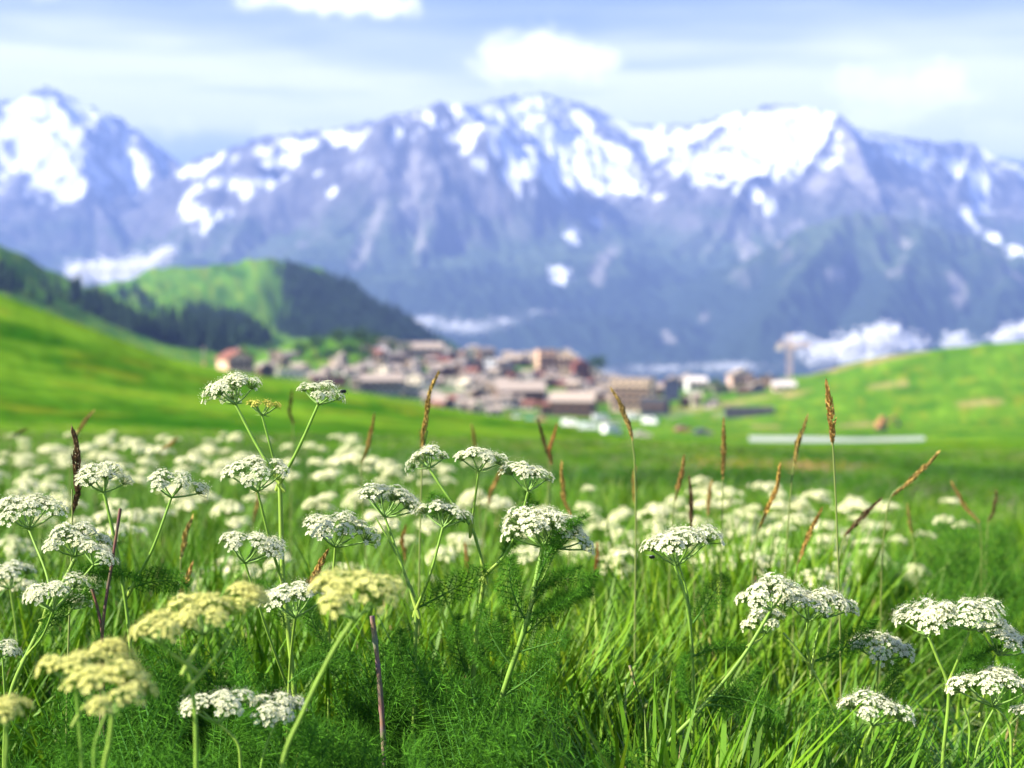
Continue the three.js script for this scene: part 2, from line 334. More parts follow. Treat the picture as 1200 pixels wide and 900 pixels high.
// lying snow and bare scree, each a run of spots on the mountainside: [px, py, radius in pixels]
const SNOW = [
  [[20, 150, 22], [45, 165, 30], [70, 190, 24], [90, 215, 16]], [[30, 130, 12], [75, 135, 14], [60, 150, 24]], [[160, 190, 12], [168, 208, 10]], [[20, 122, 8], [95, 128, 10], [120, 140, 6]],
  [[210, 205, 9], [235, 198, 9], [258, 187, 8]], [[225, 225, 9], [215, 245, 9], [238, 262, 9], [262, 255, 6]], [[250, 215, 10], [262, 225, 8], [280, 220, 7]], [[290, 230, 8], [320, 215, 8], [338, 205, 6]],
  [[290, 195, 6], [318, 192, 9], [345, 190, 8]], [[330, 165, 7], [352, 175, 7], [370, 165, 6]], [[395, 163, 9], [420, 168, 8]], [[398, 160, 6], [375, 158, 6]], [[372, 206, 6]], [[390, 228, 5]], [[465, 158, 5]],
  [[500, 135, 6], [508, 148, 5]], [[552, 168, 7], [545, 180, 6]], [[565, 195, 7], [548, 196, 5]], [[470, 156, 5]],
  [[540, 125, 8], [565, 145, 14], [595, 165, 20], [615, 195, 18]], [[570, 135, 12], [610, 135, 18], [632, 122, 12]], [[630, 150, 20], [665, 165, 18], [700, 175, 16], [735, 180, 10]],
  [[620, 180, 20], [650, 178, 20], [690, 190, 18]], [[620, 200, 18], [655, 200, 20], [690, 200, 18], [725, 205, 14], [740, 220, 10]], [[650, 215, 12], [690, 222, 12]], [[675, 135, 8], [690, 150, 8]], [[720, 140, 6], [750, 160, 8], [770, 170, 10], [800, 180, 12]],
  [[775, 150, 7], [760, 180, 8]], [[800, 165, 12], [830, 155, 12], [860, 140, 10]], [[800, 195, 12], [830, 195, 16], [860, 195, 16], [890, 200, 12]], [[820, 210, 10], [870, 215, 10]],
  [[880, 145, 16], [915, 150, 20], [950, 145, 18], [980, 135, 8]], [[890, 175, 18], [930, 170, 16], [910, 195, 12]], [[850, 165, 12], [880, 180, 12]], [[885, 230, 6], [905, 248, 6]], [[960, 150, 10], [940, 180, 8]],
  [[670, 275, 6], [672, 285, 7]], [[700, 265, 6]], [[655, 315, 8], [660, 322, 8], [648, 330, 5]], [[772, 233, 5]],
  [[1000, 152, 7], [1030, 165, 8], [1060, 172, 8], [1085, 185, 8]], [[1040, 178, 8], [1080, 192, 8]], [[1120, 205, 10], [1145, 210, 12], [1140, 225, 8]], [[1150, 245, 7], [1130, 255, 7], [1140, 265, 6]], [[1165, 278, 8], [1185, 290, 8], [1205, 300, 7]],
  [[1150, 175, 8], [1170, 190, 8], [1195, 200, 8]], [[960, 195, 5], [980, 190, 5]], [[1300, 200, 20], [1380, 190, 24], [1460, 185, 20]], [[-60, 150, 20], [-110, 170, 24]],
];
const SCREE = [
  [[985, 320, 7], [970, 328, 5]], [[1055, 312, 9], [1040, 318, 5]], [[1120, 330, 8], [1125, 345, 8], [1120, 360, 6]], [[825, 375, 5]], [[780, 390, 5], [785, 400, 6]], [[1180, 315, 7], [1195, 325, 6]],
  [[490, 190, 8], [480, 215, 10], [478, 250, 8], [495, 290, 8]], [[455, 180, 7], [440, 260, 8], [420, 310, 8]], [[720, 290, 8], [705, 310, 8], [700, 330, 7]], [[870, 280, 8], [878, 300, 9]], [[900, 270, 6], [912, 290, 7]],
  [[960, 215, 12], [1000, 200, 14], [1030, 220, 10]], [[1060, 290, 6], [1090, 240, 8]], [[1010, 185, 12], [990, 170, 10]], [[940, 260, 6], [920, 275, 6]],
];
const spots = (list) => list.map((run) => run.map(([px, py, w]) => { const p = hitMountain(px, py); return p && { p, w: w / F * Math.hypot(p.x, p.z) }; }).filter(Boolean)).filter((a) => a.length).map((a) => Object.assign(a, { big: a.some((s) => s.w > 70) }));
const snowRuns = spots(SNOW), screeRuns = spots(SCREE);
const near3 = (runs, x, y, z) => {                         // 1 on a patch's line, 0 at its edge
  let v = -9;
  for (const run of runs) for (let i = 0; i < Math.max(1, run.length - 1); i++) {
    const a = run[i], b = run[Math.min(i + 1, run.length - 1)];
    const dx = b.p.x - a.p.x, dy = b.p.y - a.p.y, dz = b.p.z - a.p.z, l2 = dx * dx + dy * dy + dz * dz;
    const t = l2 ? clamp(((x - a.p.x) * dx + (y - a.p.y) * dy + (z - a.p.z) * dz) / l2, 0, 1) : 0, w = lerp(a.w, b.w, t) * (run.big ? 1.75 : 1.25);
    // a patch is longer down the slope (away or towards us) than across it
    const ex = a.p.x + dx * t - x, ey = a.p.y + dy * t - y, ez = a.p.z + dz * t - z;
    v = Math.max(v, 1 - Math.sqrt(ex * ex + ey * ey + 0.35 * ez * ez) / w);
  }
  return v;
};
{
  const azs = [], rs = [];
  for (let a = -34; a <= 34; a += 0.115) azs.push(a * Math.PI / 180);
  for (let r = 3300; r < 5000; r += 170) rs.push(r);
  for (let r = 5000; r < 13400; r += 36) rs.push(r);
  for (let r = 13400; r < 17000; r += 300) rs.push(r);
  const g = heightSheet(azs, rs, mountainH, (x, y, z, ny, c, hollow) => {   // hollow: metres that the slope lies below its surroundings
    const n = fbm3(x / 500, y / 260, z / 500, 4), m = fbm3(x / 150, y / 90, z / 150, 3);
    const f = fbm3(x / 60, y / 60, z / 60, 2), st = Math.abs(n3(x / 120, y / 900, z / 120));
    let R = 0.095 + 0.09 * n + 0.06 * m + 0.07 * (0.4 - st), G = 0.091 + 0.086 * n + 0.057 * m + 0.068 * (0.4 - st), B = 0.088 + 0.082 * n + 0.054 * m + 0.066 * (0.4 - st);
    R = Math.max(R, 0.03); G = Math.max(G, 0.03); B = Math.max(B, 0.03);
    const turf = sstep(900, 350, y + 260 * n) * sstep(0.5, 0.72, ny + 0.12 * m) ;
    R = lerp(R, 0.06, turf); G = lerp(G, 0.09, turf); B = lerp(B, 0.04, turf);
    const wood = sstep(430, 130, y + 240 * n + 120 * m);
    R = lerp(R, 0.022, wood); G = lerp(G, 0.038, wood); B = lerp(B, 0.024, wood);
    const sc = sstep(-0.1, 0.35, near3(screeRuns, x, y, z) + 0.9 * m + 0.6 * f);
    R = lerp(R, 0.27, sc * 0.7); G = lerp(G, 0.25, sc * 0.7); B = lerp(B, 0.23, sc * 0.7);
    const s = Math.max(sstep(0, 0.2, near3(snowRuns, x, y, z) + 0.55 * m + 0.2 * n + 0.55 * f + 0.5 * (ny - 0.72) + 0.022 * clamp(hollow, -22, 22)), 0.9 * sstep(0.36, 0.56, m * 0.6 + 0.6 * f + 0.035 * clamp(hollow, -20, 20)) * sstep(900, 1350, y + 300 * n));
    R = lerp(R, 0.74, s); G = lerp(G, 0.76, s); B = lerp(B, 0.8, s);
    c[0] = R; c[1] = G; c[2] = B;
  });
  structure('mountain_range', g, new THREE.MeshLambertMaterial({ vertexColors: true }), 'rocky mountain range with snowfields beyond the hazy valley');
}

// ---------------------------------------------------------------- the woods: conifers standing in the wood areas
function coniferShape(seed) {
  const r = rng(seed), P = [], C = [], tri = (a, b, c, col) => { P.push(...a, ...b, ...c); C.push(...col, ...col, ...col); };
  for (let k = 0; k < 5; k++) {                            // tiers of drooping boughs, unit height
    const y = 0.12 + k * 0.165, R = 0.2 * (1 - k / 5.6), n = 8, top = [0, y + 0.3, 0];
    for (let i = 0; i < n; i++) {
      const a = i / n * 6.283 + k, b = a + 6.283 / n, ra = R * (0.7 + 0.5 * r()), g = 0.7 + 0.6 * r(), m = (a + b) / 2;
      tri(top, [Math.cos(a) * R * 0.6, y + 0.05, Math.sin(a) * R * 0.6], [Math.cos(m) * ra, y - 0.02, Math.sin(m) * ra], [0.022 * g, 0.042 * g, 0.022 * g]);
      tri(top, [Math.cos(m) * ra, y - 0.02, Math.sin(m) * ra], [Math.cos(b) * R * 0.6, y + 0.05, Math.sin(b) * R * 0.6], [0.022 * g, 0.042 * g, 0.022 * g]);
    }
  }
  for (let i = 0; i < 5; i++) { const a = i * 1.257, b = a + 1.257; tri([Math.cos(a) * 0.02, -0.05, Math.sin(a) * 0.02], [Math.cos(b) * 0.02, -0.05, Math.sin(b) * 0.02], [0, 0.4, 0], [0.06, 0.045, 0.03]); }
  const g = new THREE.BufferGeometry();
  g.setAttribute('position', new THREE.Float32BufferAttribute(P, 3)); g.setAttribute('color', new THREE.Float32BufferAttribute(C, 3)); g.computeVertexNormals();
  return g;
}
const farMat = new THREE.MeshLambertMaterial({ vertexColors: true, side: THREE.DoubleSide });
const CONIFER = coniferShape(5);
{
  const r = rng(77), spots = [];
  for (const a of forestAreas) {
    const l = Math.hypot(a.p.x, a.p.z), ux = a.p.x / l, uz = a.p.z / l, n = Math.min(1500, Math.round(a.rx * a.rz * 0.04));
    for (let k = 0; k < n; k++) {
      const u = (r() * 2 - 1) * a.rz * 1.1, v = (r() * 2 - 1) * a.rx * 1.1, x = a.p.x + ux * u + uz * v, z = a.p.z + uz * u - ux * v;
      if (inside(forestAreas, x, z) > 0.4) spots.push([x, z, 13 + 10 * r()]);
    }
  }
  const m = new THREE.InstancedMesh(CONIFER, farMat, spots.length), q = new THREE.Quaternion(), c = new THREE.Color();
  spots.forEach(([x, z, h], i) => { q.setFromAxisAngle(new THREE.Vector3(0, 1, 0), r() * 6.28); m.setMatrixAt(i, new THREE.Matrix4().compose(new THREE.Vector3(x, groundH(x, z), z), q, new THREE.Vector3(h * 1.25, h, h * 1.25))); const g = 0.75 + 0.5 * r(); m.setColorAt(i, c.setRGB(g, g, g)); });
  m.name = 'conifer_forest'; scene.add(m); tag(m, 'dark conifer woods on the hills behind the meadow', 'forest', null, 'stuff');
}
// single trees round the village mound: [px, py of the foot, height in px, broad]
{
  const leaves = (seed) => {
    const r = rng(seed), P = [], C = [];
    for (let k = 0; k < 420; k++) {                        // leaf clusters spread through lobes of a crown, unit height
      const lobe = k % 7, la = lobe * 0.9 + 0.4, lx = Math.cos(la) * 0.2 * (lobe ? 1 : 0), lz = Math.sin(la) * 0.2 * (lobe ? 1 : 0), ly = 0.62 + 0.16 * Math.sin(lobe * 2.1);
      const u = r() * 6.28, w = Math.acos(2 * r() - 1), d = 0.2 * Math.cbrt(r()), x = lx + d * Math.sin(w) * Math.cos(u), y = ly + d * Math.cos(w), z = lz + d * Math.sin(w) * Math.sin(u), s = 0.05 + 0.03 * r(), g = 0.7 + 0.7 * r();
      const q = () => [x + (r() - 0.5) * s * 2, y + (r() - 0.5) * s * 2, z + (r() - 0.5) * s * 2];
      P.push(...q(), ...q(), ...q()); for (let e = 0; e < 3; e++) C.push(0.05 * g, 0.1 * g, 0.03 * g);
    }
    const g = new THREE.BufferGeometry(); g.setAttribute('position', new THREE.Float32BufferAttribute(P, 3)); g.setAttribute('color', new THREE.Float32BufferAttribute(C, 3)); g.computeVertexNormals(); return g;
  };
  const crown = leaves(3), bark = mat({ color: rgb(0.09, 0.07, 0.05) }), trunk = new THREE.CylinderGeometry(0.018, 0.035, 0.6, 6).translate(0, 0.28, 0);
  [[352, 424, 26], [372, 420, 28], [396, 414, 30], [420, 412, 30], [438, 416, 30], [455, 420, 26], [475, 420, 20], [408, 425, 26], [430, 428, 22], [385, 430, 24], [700, 440, 26], [712, 438, 22], [690, 442, 18], [838, 462, 20], [828, 464, 14], [850, 462, 14]].forEach(([px, py, h], k) => {
    const p = hitGround(px, py, 500); if (!p) return;
    const s = h / F * Math.hypot(p.x, p.z), t = thing('broadleaf_tree', px < 500 ? 'round green tree on the knoll behind the village roofs' : px < 800 ? 'round green tree between the village roofs' : 'dark bushy tree beside the pale houses at the village edge', 'tree', p.setY(p.y - 0.3), k * 1.7, 'trees in the village');
    part(t, 'trunk', trunk, bark); part(t, 'crown', crown, farMat);
    t.scale.set(s * 1.15, s, s * 1.15);
  });
}

// ---------------------------------------------------------------- the village
const wallTone = { beige: rgb(0.44, 0.33, 0.235), cream: rgb(0.68, 0.6, 0.48), pink: rgb(0.58, 0.4, 0.33), grey: rgb(0.36, 0.33, 0.31), white: rgb(0.78, 0.77, 0.75), brown: rgb(0.1, 0.055, 0.035), dark: rgb(0.05, 0.05, 0.07), red: rgb(0.24, 0.07, 0.055), peach: rgb(0.68, 0.44, 0.3), navy: rgb(0.03, 0.04, 0.09) };
const roofTone = { pale: rgb(0.36, 0.29, 0.23), grey: rgb(0.2, 0.165, 0.14), stone: rgb(0.29, 0.235, 0.19), rust: rgb(0.22, 0.08, 0.05), slate: rgb(0.07, 0.068, 0.07), white: rgb(0.6, 0.55, 0.5) };
const lam = {}, tone = (set, k) => lam[k + (set === wallTone ? 'w' : 'r')] ??= new THREE.MeshStandardMaterial({ color: set[k], roughness: 0.85 });
const windowMat = new THREE.MeshStandardMaterial({ color: rgb(0.03, 0.035, 0.045), roughness: 0.25 }), timber = new THREE.MeshStandardMaterial({ color: rgb(0.11, 0.06, 0.04), roughness: 0.8 });
const unitBox = new THREE.BoxGeometry(1, 1, 1), unitUp = new THREE.BoxGeometry(1, 1, 1).translate(0, 0.5, 0);
const boxPart = (parent, name, m, x, y, z, sx, sy, sz, up = true) => { const b = part(parent, name, up ? unitUp : unitBox, m); b.position.set(x, y, z); b.scale.set(sx, sy, sz); return b; };
function gable(w, d, rise, over) {                         // a pitched roof with thickness, ridge along x
  const s = new THREE.Shape(), h = d / 2 + over, t = 0.45;
  s.moveTo(-h, -over * rise / (d / 2)); s.lineTo(0, rise); s.lineTo(h, -over * rise / (d / 2)); s.lineTo(h, -over * rise / (d / 2) + t); s.lineTo(0, rise + t); s.lineTo(-h, -over * rise / (d / 2) + t); s.closePath();
  return new THREE.ExtrudeGeometry(s, { depth: w + over * 2, bevelEnabled: false }).translate(0, 0, -w / 2 - over).rotateY(Math.PI / 2);
}
function gableWall(w, d, h, rise) {                        // walls with gable ends
  const s = new THREE.Shape(); s.moveTo(-d / 2, 0); s.lineTo(d / 2, 0); s.lineTo(d / 2, h); s.lineTo(0, h + rise); s.lineTo(-d / 2, h); s.closePath();
  return new THREE.ExtrudeGeometry(s, { depth: w, bevelEnabled: false }).translate(0, 0, -w / 2).rotateY(Math.PI / 2);
}
let houseSeed = 0;
function house(px, py, w, h, wall, roof, label, o = {}) {
  const foot = o.depth ? (() => { const q = at(px, py, o.depth); q.y = groundH(q.x, q.z); return q; })() : hitGround(px, py, o.from ?? 480);
  if (!foot) return;
  const r = rng(800 + houseSeed++ * 3), D = Math.hypot(foot.x, foot.z), W = w / F * D, H = (o.depth ? (at(px, py - h, o.depth).y - foot.y) : h / F * D), turn = o.turn ?? (r() - 0.5) * 1.1, deep = W * (o.deep ?? 0.75);
  const t = thing(o.name ?? 'chalet', label, 'building', foot.setY(foot.y - 0.5), turn - Math.atan2(foot.x, -foot.z), 'village buildings');
  const flat = o.flat, end = o.end ?? r() < 0.5, rise = flat ? 0 : Math.min(H * 0.34, (end ? W : deep) * 0.26), hw = H - rise + 0.5, facade = deep / 2;
  const body = new THREE.Group(); body.name = 'walls'; 
  const wm = tone(wallTone, wall), rm = tone(roofTone, roof);
  if (flat) { boxPart(t, 'wall', wm, 0, 0, 0, W, hw, deep); boxPart(t, 'roof', rm, 0, hw, 0, W + 0.8, 0.5, deep + 0.8); }
  else {
    const g = end ? gableWall(deep, W, hw, rise).rotateY(Math.PI / 2) : gableWall(W, deep, hw, rise);
    const q = end ? gable(deep, W, rise, 0.9).rotateY(Math.PI / 2) : gable(W, deep, rise, 0.9);
    part(t, 'wall', g, wm);
    const rf = part(t, 'roof', q.translate(0, hw + 0.05, 0), rm);
    const ch = boxPart(rf, 'chimney', tone(wallTone, 'grey'), W * (0.1 + 0.15 * r()), hw + rise * 0.4, -deep * 0.12, 0.9, rise * 0.8 + 1, 0.9);
  }
  const storeys = clamp(Math.round(hw / 3.2), 1, 5), bays = clamp(Math.round(W / 3.6), 2, 7);
  for (let s = 0; s < storeys; s++) {
    const y = 1 + s * (hw - 0.8) / storeys;
    if (s > 0 && !o.plain) boxPart(t, 'balcony', r() < 0.7 ? timber : wm, 0, y - 0.4, facade + 0.55, W * 0.92, 1.05, 1.1);
    for (let b = 0; b < bays; b++) boxPart(t, 'window', windowMat, (b + 0.5 - bays / 2) * W / bays, y + (s ? 0.62 : 0.2), facade, W / bays * 0.5, 1.35, 0.16);
  }
  return t;
}
// the ones that can be told apart
house(276, 438, 34, 27, 'peach', 'rust', 'russet chalet alone on the slope at the edge of the dark woods', { depth: 650, turn: 0.5, end: true });
house(445, 461, 50, 22, 'grey', 'pale', 'long pale grey block with a low roof at the meadow edge', { turn: 0.15, end: false, deep: 0.5 });
house(484, 466, 26, 30, 'cream', 'pale', 'cream apartment house beside the long pale grey block', { turn: -0.2 });
house(447, 420, 18, 16, 'white', 'pale', 'small white house on the knoll beside the round trees', {});
house(492, 420, 52, 17, 'cream', 'pale', 'wide cream hotel with dark ground floor on the knoll', { turn: 0.1, end: false, deep: 0.4 });
house(574, 446, 14, 25, 'white', 'white', 'narrow white tower block between two dark houses', { turn: 0, flat: true, name: 'tower_block', plain: true });
house(556, 446, 18, 22, 'navy', 'slate', 'dark blue-grey house against the narrow white tower block', { flat: true, turn: 0.1 });
house(592, 446, 20, 22, 'dark', 'slate', 'dark slate-roofed house on the far side of the white tower block', { turn: -0.2 });
house(640, 440, 22, 30, 'peach', 'stone', 'tall peach apartment house on the crest of the village', { turn: 0.2, flat: true });
house(662, 438, 30, 28, 'beige', 'white', 'peach and white gabled building on the village crest', { turn: -0.1, end: true });
house(680, 446, 20, 24, 'red', 'rust', 'dark red house below the gabled building on the crest', { turn: 0.3 });
house(608, 474, 54, 26, 'brown', 'pale', 'large chalet hotel with broad pale roof over dark timber front', { turn: 0.2, end: false, deep: 0.7 });
house(672, 486, 50, 26, 'brown', 'pale', 'large stepped chalet with pale roofs over a dark brown front', { turn: -0.15, end: false, deep: 0.7 });
house(742, 482, 48, 38, 'beige', 'stone', 'tall pinkish apartment block with rows of balconies', { turn: -0.25, flat: true, deep: 0.6, name: 'apartment_block' });
house(768, 486, 30, 18, 'dark', 'slate', 'low dark annex in front of the pinkish apartment block', { turn: -0.2, flat: true });
house(787, 470, 18, 24, 'navy', 'slate', 'square dark blue block standing apart behind the sandy yard', { turn: 0, flat: true, plain: true });
house(815, 458, 22, 15, 'white', 'white', 'small white house beside the dark bushy trees', { turn: 0.2 });
house(867, 456, 26, 22, 'pink', 'stone', 'pink house with a pointed roof on the village edge', { turn: 0.3, end: true });
house(898, 454, 26, 13, 'brown', 'slate', 'low dark brown house next to the pointed pink house', { turn: -0.3 });
house(918, 458, 24, 10, 'pink', 'white', 'low pale house at the foot of the crane', { turn: 0.1 });
house(878, 488, 56, 9, 'dark', 'slate', 'long low dark shed beside the sandy yard', { turn: 0.05, flat: true, deep: 0.35, plain: true, name: 'shed' });
house(816, 478, 10, 16, 'cream', 'pale', 'narrow cream hut at the sandy yard', { turn: 0.1 });
house(834, 478, 16, 10, 'grey', 'slate', 'small grey hut beside the narrow cream one', {});
house(345, 443, 40, 9, 'cream', 'pale', 'low cream terrace along the top of the green slope', { turn: 0.1, flat: true, deep: 0.3, plain: true, from: 450 });
house(385, 451, 40, 9, 'red', 'grey', 'low dark red terrace behind the green slope', { turn: 0.1, flat: true, deep: 0.3, plain: true, from: 450 });
house(335, 422, 36, 9, 'grey', 'grey', 'low grey lodge beneath the knoll', { turn: -0.1 });
// the mass of chalets between them
{
  const r = rng(31), walls = ['beige', 'cream', 'brown', 'brown', 'grey', 'beige', 'dark', 'grey'], roofs = ['pale', 'stone', 'grey', 'pale', 'stone', 'pale', 'grey', 'rust'];
  const rowsOf = [[425, 560, 412, 432, 14], [500, 700, 420, 440, 28], [400, 600, 434, 458, 32], [540, 720, 446, 472, 42], [500, 680, 466, 490, 22], [690, 810, 448, 480, 18], [300, 420, 426, 446, 11], [800, 920, 450, 462, 6]];
  for (const [x0, x1, y0, y1, n] of rowsOf) for (let k = 0; k < n; k++) {
    const wl = walls[Math.floor(r() * walls.length)], rf = roofs[Math.floor(r() * roofs.length)], name = { pale: 'pale', stone: 'stone grey', grey: 'dark grey', rust: 'rust red' }[rf];
    house(lerp(x0, x1, (k + r()) / n), lerp(y0, y1, r()), 10 + 10 * r(), 8 + 8 * r(), wl, rf, `${wl === 'peach' ? 'peach-coloured' : wl} walled chalet with ${name} roof among the village houses`);
  }
}
// the tower crane and two slimmer masts: lattice of four legs and braces
function crane(px, py, top, jibL, jibR, colour, label, from) {
  const p = hitGround(px, py, from); if (!p) return;
  const D = Math.hypot(p.x, p.z), H = (py - top) / F * D, s = D / F, t = thing('tower_crane', label, 'crane', p, -Math.atan2(p.x, -p.z), 'cranes over the village'), m = new THREE.MeshStandardMaterial({ color: colour, roughness: 0.6 });
  const bar = (a, b, w) => { const v = b.clone().sub(a), g = new THREE.BoxGeometry(w, v.length(), w); g.applyQuaternion(new THREE.Quaternion().setFromUnitVectors(new THREE.Vector3(0, 1, 0), v.clone().normalize())); return g.translate((a.x + b.x) / 2, (a.y + b.y) / 2, (a.z + b.z) / 2); };
  const v3 = (x, y, z) => new THREE.Vector3(x, y, z);
  const truss = (n, f) => { const g = []; for (const [i, j] of [[-1, -1], [1, -1], [1, 1], [-1, 1]]) g.push(bar(f(0, i, j), f(1, i, j), 0.45)); for (let k = 0; k < n; k++) { g.push(bar(f(k / n, -1, 1), f((k + 1) / n, 1, 1), 0.3), bar(f(k / n, 1, -1), f((k + 1) / n, 1, 1), 0.3), bar(f(k / n, -1, -1), f((k + 1) / n, -1, 1), 0.3)); } return mergeGeometries(g); };
  part(t, 'mast', truss(12, (u, i, j) => v3(i * 1.1, u * H, j * 1.1)), m);
  part(t, 'jib', truss(14, (u, i, j) => v3(lerp(-jibL * s, jibR * s, u), H + j * 0.9, i * 0.8)), m);
  boxPart(t, 'counterweight', tone(wallTone, 'grey'), -jibL * s * 0.85, H - 3.2, 0, 3.5, 3, 2);
  boxPart(t, 'cab', m, 1.8, H - 2.6, 0, 2, 2.4, 2);
  part(t, 'apex', mergeGeometries([bar(v3(-0.8, H + 0.9, 0), v3(0, H + 6, 0), 0.45), bar(v3(0.8, H + 0.9, 0), v3(0, H + 6, 0), 0.45), bar(v3(0, H + 6, 0), v3(jibR * s * 0.8, H + 0.9, 0), 0.2), bar(v3(0, H + 6, 0), v3(-jibL * s * 0.8, H + 0.9, 0), 0.2)]), m);
}
crane(925, 452, 405, 14, 24, rgb(0.5, 0.36, 0.28), 'orange tower crane before the white valley cloud', 500);

// ---------------------------------------------------------------- things on the meadow below the village
{                                                          // the long white barrier: posts and panels
  const a = hitGround(878, 519, 255), b = hitGround(1084, 525, 255), n = 20, v = b.clone().sub(a), L = Math.hypot(v.x, v.z) / n, h = 6 / F * a.length();
  const t = thing('white_barrier', 'long low white panelled barrier lying across the green meadow', 'barrier', a), m = new THREE.MeshStandardMaterial({ color: rgb(0.42, 0.44, 0.46), roughness: 0.6 }), turn = Math.atan2(-v.z, v.x);
  for (let k = 0; k < n; k++) {
    const x = v.x * (k + 0.5) / n, z = v.z * (k + 0.5) / n, y = groundH(a.x + x, a.z + z) - a.y;
    const p = boxPart(t, 'panel', m, x, y + 0.1, z, L - 0.08, h, 0.25); p.rotation.y = turn;
    const q = boxPart(t, 'post', tone(wallTone, 'grey'), v.x * k / n, groundH(a.x + v.x * k / n, a.z + v.z * k / n) - a.y - 0.2, v.z * k / n, 0.14, h + 0.5, 0.3); q.rotation.y = turn;
  }
}
function vehicle(name, label, px, py, L, paint, o = {}) {   // side outline extruded across the width, then wheels, glass and lamps
  const p = hitGround(px, py, o.from ?? 330); if (!p) return;
  const t = thing(name, label, o.category ?? 'car', p, (o.turn ?? 0) - Math.atan2(p.x, -p.z), o.group ?? 'vehicles parked below the village'), W = o.width ?? 1.8, H = o.height ?? 1.45;
  const s = new THREE.Shape(), out = o.van ? [[-0.5, 0.22], [0.5, 0.22], [0.5, 0.5], [0.4, 0.56], [0.3, 0.96], [-0.48, 1], [-0.5, 0.9]] : [[-0.5, 0.2], [0.5, 0.2], [0.5, 0.5], [0.46, 0.58], [0.22, 0.62], [0.1, 0.98], [-0.22, 1], [-0.38, 0.66], [-0.5, 0.62]];
  out.forEach(([x, y], k) => k ? s.lineTo(x * L, y * H) : s.moveTo(x * L, y * H)); s.closePath();
  part(t, 'body', new THREE.ExtrudeGeometry(s, { depth: W - 0.16, bevelThickness: 0.08, bevelSize: 0.06, bevelSegments: 2 }).translate(0, 0, -W / 2 + 0.08), new THREE.MeshPhysicalMaterial({ color: paint, roughness: 0.35, clearcoat: 0.8 }));
  for (const z of [-1, 1]) {
    boxPart(t, 'side_window', windowMat, o.van ? 0.1 * L : -0.06 * L, H * 0.66, z * (W / 2 + 0.005), o.van ? L * 0.3 : L * 0.34, H * 0.24, 0.03);
    for (const x of [-0.32, 0.32]) { const wh = part(t, 'wheel', new THREE.CylinderGeometry(0.33, 0.33, 0.22, 14).rotateX(Math.PI / 2), tone(wallTone, 'dark')); wh.position.set(x * L, 0.33, z * (W / 2 - 0.1)); part(wh, 'rim', new THREE.CylinderGeometry(0.19, 0.19, 0.03, 12).rotateX(Math.PI / 2).translate(0, 0, z * 0.115), tone(roofTone, 'pale')); }
    boxPart(t, 'headlight', tone(roofTone, 'white'), L / 2 + 0.05, H * 0.42, z * W * 0.36, 0.06, 0.16, 0.3);
  }
}
const whiteP = rgb(0.78, 0.78, 0.77);
[['white camper van with a flat nose, parked broadside in the meadow car park', 690, 505, 7.6, whiteP, 0.1, true], ['second white camper van, end-on beside the broadside one', 716, 509, 7, whiteP, 0.9, true], ['white delivery van by the sandy edge of the car park', 668, 500, 6.5, whiteP, -0.2, true], ['white box van behind the camper vans', 704, 494, 6.8, whiteP, 0.3, true], ['white van parked under the dark annex', 742, 492, 6, whiteP, 0.2, true], ['white van with its nose to the sandy yard', 762, 498, 6, whiteP, -0.3, true]].forEach(([label, px, py, L, c, turn, van]) => vehicle('parked_van', label, px, py, L, c, { turn, van, width: 2.2, height: 2.9, category: 'van' }));
[['dark blue car parked beside the white camper vans', 728, 516, rgb(0.02, 0.03, 0.09), 0.5], ['cream car standing on the grass past the camper vans', 752, 520, rgb(0.6, 0.5, 0.38), 0.2], ['red car alone on the green below the sandy yard', 800, 506, rgb(0.4, 0.12, 0.08), 0.3], ['dark car next to the lone red one on the green', 824, 511, rgb(0.06, 0.06, 0.09), 0.1],
  ['silver car under the large chalet hotel', 556, 478, rgb(0.55, 0.56, 0.58), 0.2], ['white car in the row under the chalet hotel', 572, 482, whiteP, 0], ['tan car in the row under the chalet hotel', 584, 484, rgb(0.35, 0.22, 0.1), 0.4], ['white car with red car on one side and teal on the other', 606, 490, whiteP, 0.1], ['red car at the end of the village car row', 598, 492, rgb(0.5, 0.12, 0.1), 0], ['teal car at the end of the village car row', 622, 493, rgb(0.16, 0.42, 0.4), 0], ['pink-red car past the teal one', 634, 494, rgb(0.55, 0.2, 0.16), 0]].forEach(([label, px, py, c, turn]) => vehicle('parked_car', label, px, py, 4.4, c, { turn }));
